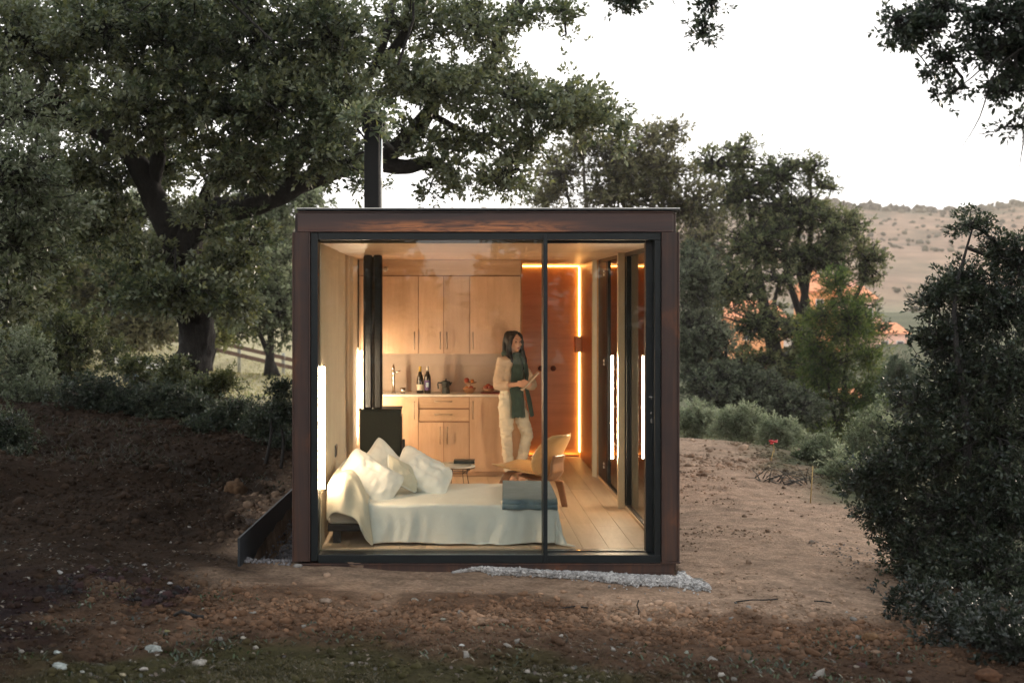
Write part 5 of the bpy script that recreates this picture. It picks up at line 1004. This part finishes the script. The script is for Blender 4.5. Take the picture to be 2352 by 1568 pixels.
shrub('olive_tree', 'grey green tree close against the right cabin corner', [blob(*q) for q in ((1600, 640, 22, 60, 80, 1.2), (1600, 780, 22, 75, 90, 1.3), (1665, 770, 22, 35, 60, .7, .35), (1640, 880, 21, 90, 60, 1.3), (1740, 900, 21, 70, 50, 1.1, .8), (1700, 860, 21, 60, 30, .9, .3), (1820, 930, 21, 70, 40, 1, .8))], 30000, .085, .045, [(.035, .042, .026), (.07, .082, .052), (.11, .12, .08), (.14, .15, .10)], 33, g, .36, 36, 'tree', 'leafb', 6, .5, .10, 'bark')
def pine(px0, label, blobs, n, seed): return shrub('pine_tree', label, blobs, n, .13, .022, PINE, seed, g, .30, 46, 'tree', 'leafb', 3, .6, .07, 'bark', .1)
pine(1930, 'bright green young pine standing before the orange houses', [blob(*q) for q in ((1925, 650, 23, 35, 40, .6, .8), (1890, 720, 23, 45, 45, .8, .7), (1950, 740, 23, 60, 60, .9), (1990, 820, 23, 60, 55, .8, .9), (1900, 840, 23, 70, 60, 1.0, .9), (1950, 920, 23, 90, 50, 1.0, .8), (1850, 900, 23, 60, 50, .8, .8), (1870, 790, 23, 50, 45, .8, .8), (2020, 900, 23, 55, 60, .8), (1930, 980, 23, 100, 40, 1.0))], 27000, 34)
for k, (px, py, Y, rx, rz, lb) in enumerate(((1600, 958, 12.5, 62, 40, 'round sage shrub nearest the cabin at the dirt edge'), (1700, 962, 12, 75, 42, 'widest sage shrub in the middle of the row by the dirt'), (1790, 985, 11.5, 58, 40, 'sage shrub at the right end of the row by the dirt'), (1880, 1030, 9.5, 65, 60, 'sage shrub behind the thin yellow cane'), (1940, 1085, 7.2, 75, 75, 'loose grey shrub between the cane and the dark bush'), (2010, 985, 9.5, 85, 85, 'tall grey shrub at the left foot of the dark bush'), (2070, 860, 14, 60, 80, 'pale shrub in front of the hill foot'), (1990, 1130, 6.5, 50, 50, 'low grey shrub touching the dark bush'))):
    s = 1 / sx(Y); shrub('sage_shrub', lb, [blob(px, py, Y, rx * .7, rz * .9, rx * s * .6), blob(px - rx * .5, py + rz * .3, Y, rx * .5, rz * .6, rx * s * .4), blob(px + rx * .5, py + rz * .25, Y + .2, rx * .5, rz * .65, rx * s * .4), blob(px, py + rz * .9, Y, rx * .9, rz * .4, rx * s * .5)], 9000, .05, .016, GREY if k < 6 else [(.03, .04, .025), (.06, .075, .05), (.10, .12, .08)], 40 + k, 'shrubs along the dirt edge', .13, 40, 'shrub', 'leafb', 4, .6, .02, 'barkl', .1)
# left background trees
for k, (bs_, lb, pal, n) in enumerate(((((610, 590, 33, 90, 110, 2.2), (650, 700, 33, 80, 90, 2), (560, 680, 33, 90, 80, 2), (640, 490, 33, 70, 50, 1.4, .8), (700, 450, 33, 60, 35, 1.4, .6), (590, 430, 33, 70, 40, 1.4, .6)), 'hazy green tree between the oak trunk and the cabin', GREY, 26000), (((500, 520, 38, 100, 80, 3), (420, 640, 38, 110, 100, 3), (500, 740, 38, 110, 60, 3)), 'green tree directly behind the oak trunk', YEL, 24000),
        (((260, 640, 31, 120, 100, 2.5), (150, 690, 31, 100, 90, 2), (320, 740, 31, 90, 60, 2)), 'dark tree behind the lower left branches', OLIVE, 24000), (((40, 640, 26, 110, 110, 2.2), (30, 760, 26, 100, 70, 2), (130, 560, 27, 90, 60, 2)), 'leafy tree at the far left behind the bushes', YEL, 22000), (((140, 450, 44, 150, 90, 3), (320, 480, 44, 120, 70, 3), (30, 500, 44, 100, 90, 3), (230, 570, 44, 200, 70, 3)), 'distant tree filling gaps under the left branches', GREY, 22000))):
    shrub('leafy_tree', lb, [blob(*q) for q in bs_], n, .15, .08, pal, 50 + k, 'trees beyond the meadow', .55, 38, 'tree', 'leafb', 3, .5, .11, 'bark')
# undergrowth on the left
UG = [((170, 790, 11, 120, 90), (110, 850, 11, 90, 70), YEL, 16000, .05, 'yellow green bush left of the oak trunk'), ((40, 850, 9, 90, 100), (80, 920, 8.5, 90, 60), GREY, 13000, .05, 'grey leaved bush at the left edge'), ((220, 910, 8, 110, 55), (300, 930, 7.8, 80, 45), DARK, 12000, .045, 'dark low bush below the yellow green one'), ((380, 930, 7.6, 80, 50), (440, 950, 7.5, 80, 40), DARK, 12000, .045, 'dark bush around the oak trunk foot'),
      ((530, 965, 7.0, 80, 45), (480, 985, 6.8, 60, 35), DARK, 11000, .045, 'dark bush right of the oak trunk foot'), ((620, 970, 6.2, 70, 50), (650, 1040, 5.6, 55, 50), DARK, 12000, .04, 'dark bush tucked against the cabin side'), ((515, 880, 8.6, 45, 42), (480, 900, 8.6, 40, 30), YEL, 3600, .045, 'small sprig bush just right of the trunk'),
      ((395, 860, 8.5, 45, 55), (440, 895, 8.3, 55, 35), OAK, 6000, .05, 'leafy shoots growing in front of the oak trunk'),
      ((640, 900, 5.0, 34, 38), (655, 940, 4.9, 30, 35), DARK, 2400, .042, 'open leafy sapling beside the left steel column'), ((20, 1010, 4.6, 60, 70), (10, 1090, 4.2, 55, 60), DARK, 9000, .04, 'black shaded bush at the left edge of the bank'), ((15, 1215, 2.0, 38, 45), (5, 1270, 1.8, 30, 30), OAK, 1500, .042, 'small leafy sprig at the lower left edge'), ((300, 840, 12, 60, 40), (340, 880, 12, 50, 35), YEL, 5000, .05, 'thin stemmed bush before the white edging')]
for k, (a, b_, pal, n, L, lb) in enumerate(UG):
    s = 1 / sx(a[2]); shrub('bush', lb, [blob(a[0], a[1], a[2], a[3], a[4], a[3] * s * .6), blob(b_[0], b_[1], b_[2], b_[3], b_[4], b_[3] * s * .6)], n, L, L * .5, pal, 70 + k, 'undergrowth on the left', .17, 45, 'shrub', 'leaf', 3, .5, .022)
q = [ray_ground(a, b_) for a, b_ in ((2120, 1440), (2190, 1490), (2270, 1530), (2350, 1560), (2330, 1500), (2240, 1470))]
shrub('bush', 'low dark bush spreading at the bottom right corner', [(v.x + .06, v.y + .25, v.z + .10, .24, .22, .20) for v in q], 9000, .036, .019, [(.008, .012, .008), (.016, .022, .014), (.026, .034, .022)], 88, 'dark evergreen bushes', .12, 45, stem_r=.012)
# unseen trees added behind the camera to shade the foreground and darken the glass
for k, (x, y, r) in enumerate(((-9, -21, 2.8), (-3, -24, 2.6), (3.5, -25, 2.6), (9, -22, 2.6), (-12, -8, 3.0), (13, -9, 2.4))):
    z = groundz(x, y); shrub('added_oak', ('added unseen holm oak %s of the viewpoint' % ('behind and far left', 'behind and left', 'behind and right', 'behind and far right', 'left', 'right')[k]), [(x, y, z + 3.3, r, r, 1.3), (x + r * .6, y + .5, z + 2.2, r * .7, r * .7, 1.2), (x - r * .6, y, z + 2.0, r * .7, r * .7, 1.2), (x, y + .3, z + 1.0, r * .9, r * .6, .9)], 9000, .22, .13, DARK, 90 + k, 'added trees out of view', .6, 40, 'tree', 'leaf', 3, .5, .22, trunk=(x, y))
# red flowers and canes at the dirt edge
p = P(1776, 1015, 9.2); zg = groundz(p.x, 9.2); t = thing('flower', (p.x, 9.2, zg), 'red flower on a thin stalk by the dirt edge', 'flower')
MB().tube([(p.x + .02, 9.2, zg), (p.x, 9.2, p.z)], .006, 6).build('stalk', M['cane'], t)
m = MB(); rg = random.Random(3)
for k in range(14): a = rg.uniform(0, 6.28); m.ell((p.x + .045 * math.cos(a), 9.2 + .03 * math.sin(a), p.z + rg.uniform(-.02, .03)), (.022, .018, .012), 6, 4)
m.build('petals', M['red'], t)
for px, pt, pb_, Y, lb in ((1863, 1070, 1180, 4.6, 'thin yellow cane standing at the edge of the dirt'), (1772, 1035, 1085, 8.2, 'short pale cane left of the yellow one')):
    a, b_ = P(px + 4, pt, Y), P(px - 2, pb_, Y); m = MB().tube([(b_.x, Y, groundz(b_.x, Y) - .03), tuple(a)], .006, 6); tag(m.build('cane', M['cane'], None, own=True), lb, 'cane')
q = ray_ground(1800, 1110); m = MB(); rg = random.Random(8)
br = thing('brush_pile', tuple(q), 'heap of bare cut twigs at the edge of the dirt', 'brush')
for k in range(26):
    a = rg.uniform(-.5, 3.6); L = rg.uniform(.15, .55); b0 = q + Vector((rg.uniform(-.35, .35), rg.uniform(-.2, .3), .0)); e = b0 + Vector((math.cos(a) * L, rg.uniform(-.2, .2), abs(math.sin(a)) * L * .45 + .02)); m.tube([b0, b0.lerp(e, .5) + Vector((0, 0, .03)), e], [.009, .006, .003], 5)
m.build('twigs', M['barkl'], br)

# the air: a thin even haze
h_ = tag(MB().box(-1200, 1200, -60, 1400, -30, 60).build('haze', None), kind='stuff'); hm = bpy.data.materials.new('haze'); hm.use_nodes = True; hn = hm.node_tree.nodes; hn.remove(hn['Principled BSDF'])
pv = hn.new('ShaderNodeVolumePrincipled'); pv.inputs['Density'].default_value = HAZE; pv.inputs['Color'].default_value = (.95, .88, .80, 1); pv.inputs['Anisotropy'].default_value = .3
hm.node_tree.links.new(pv.outputs[0], hn['Material Output'].inputs['Volume']); h_.data.materials.append(hm)
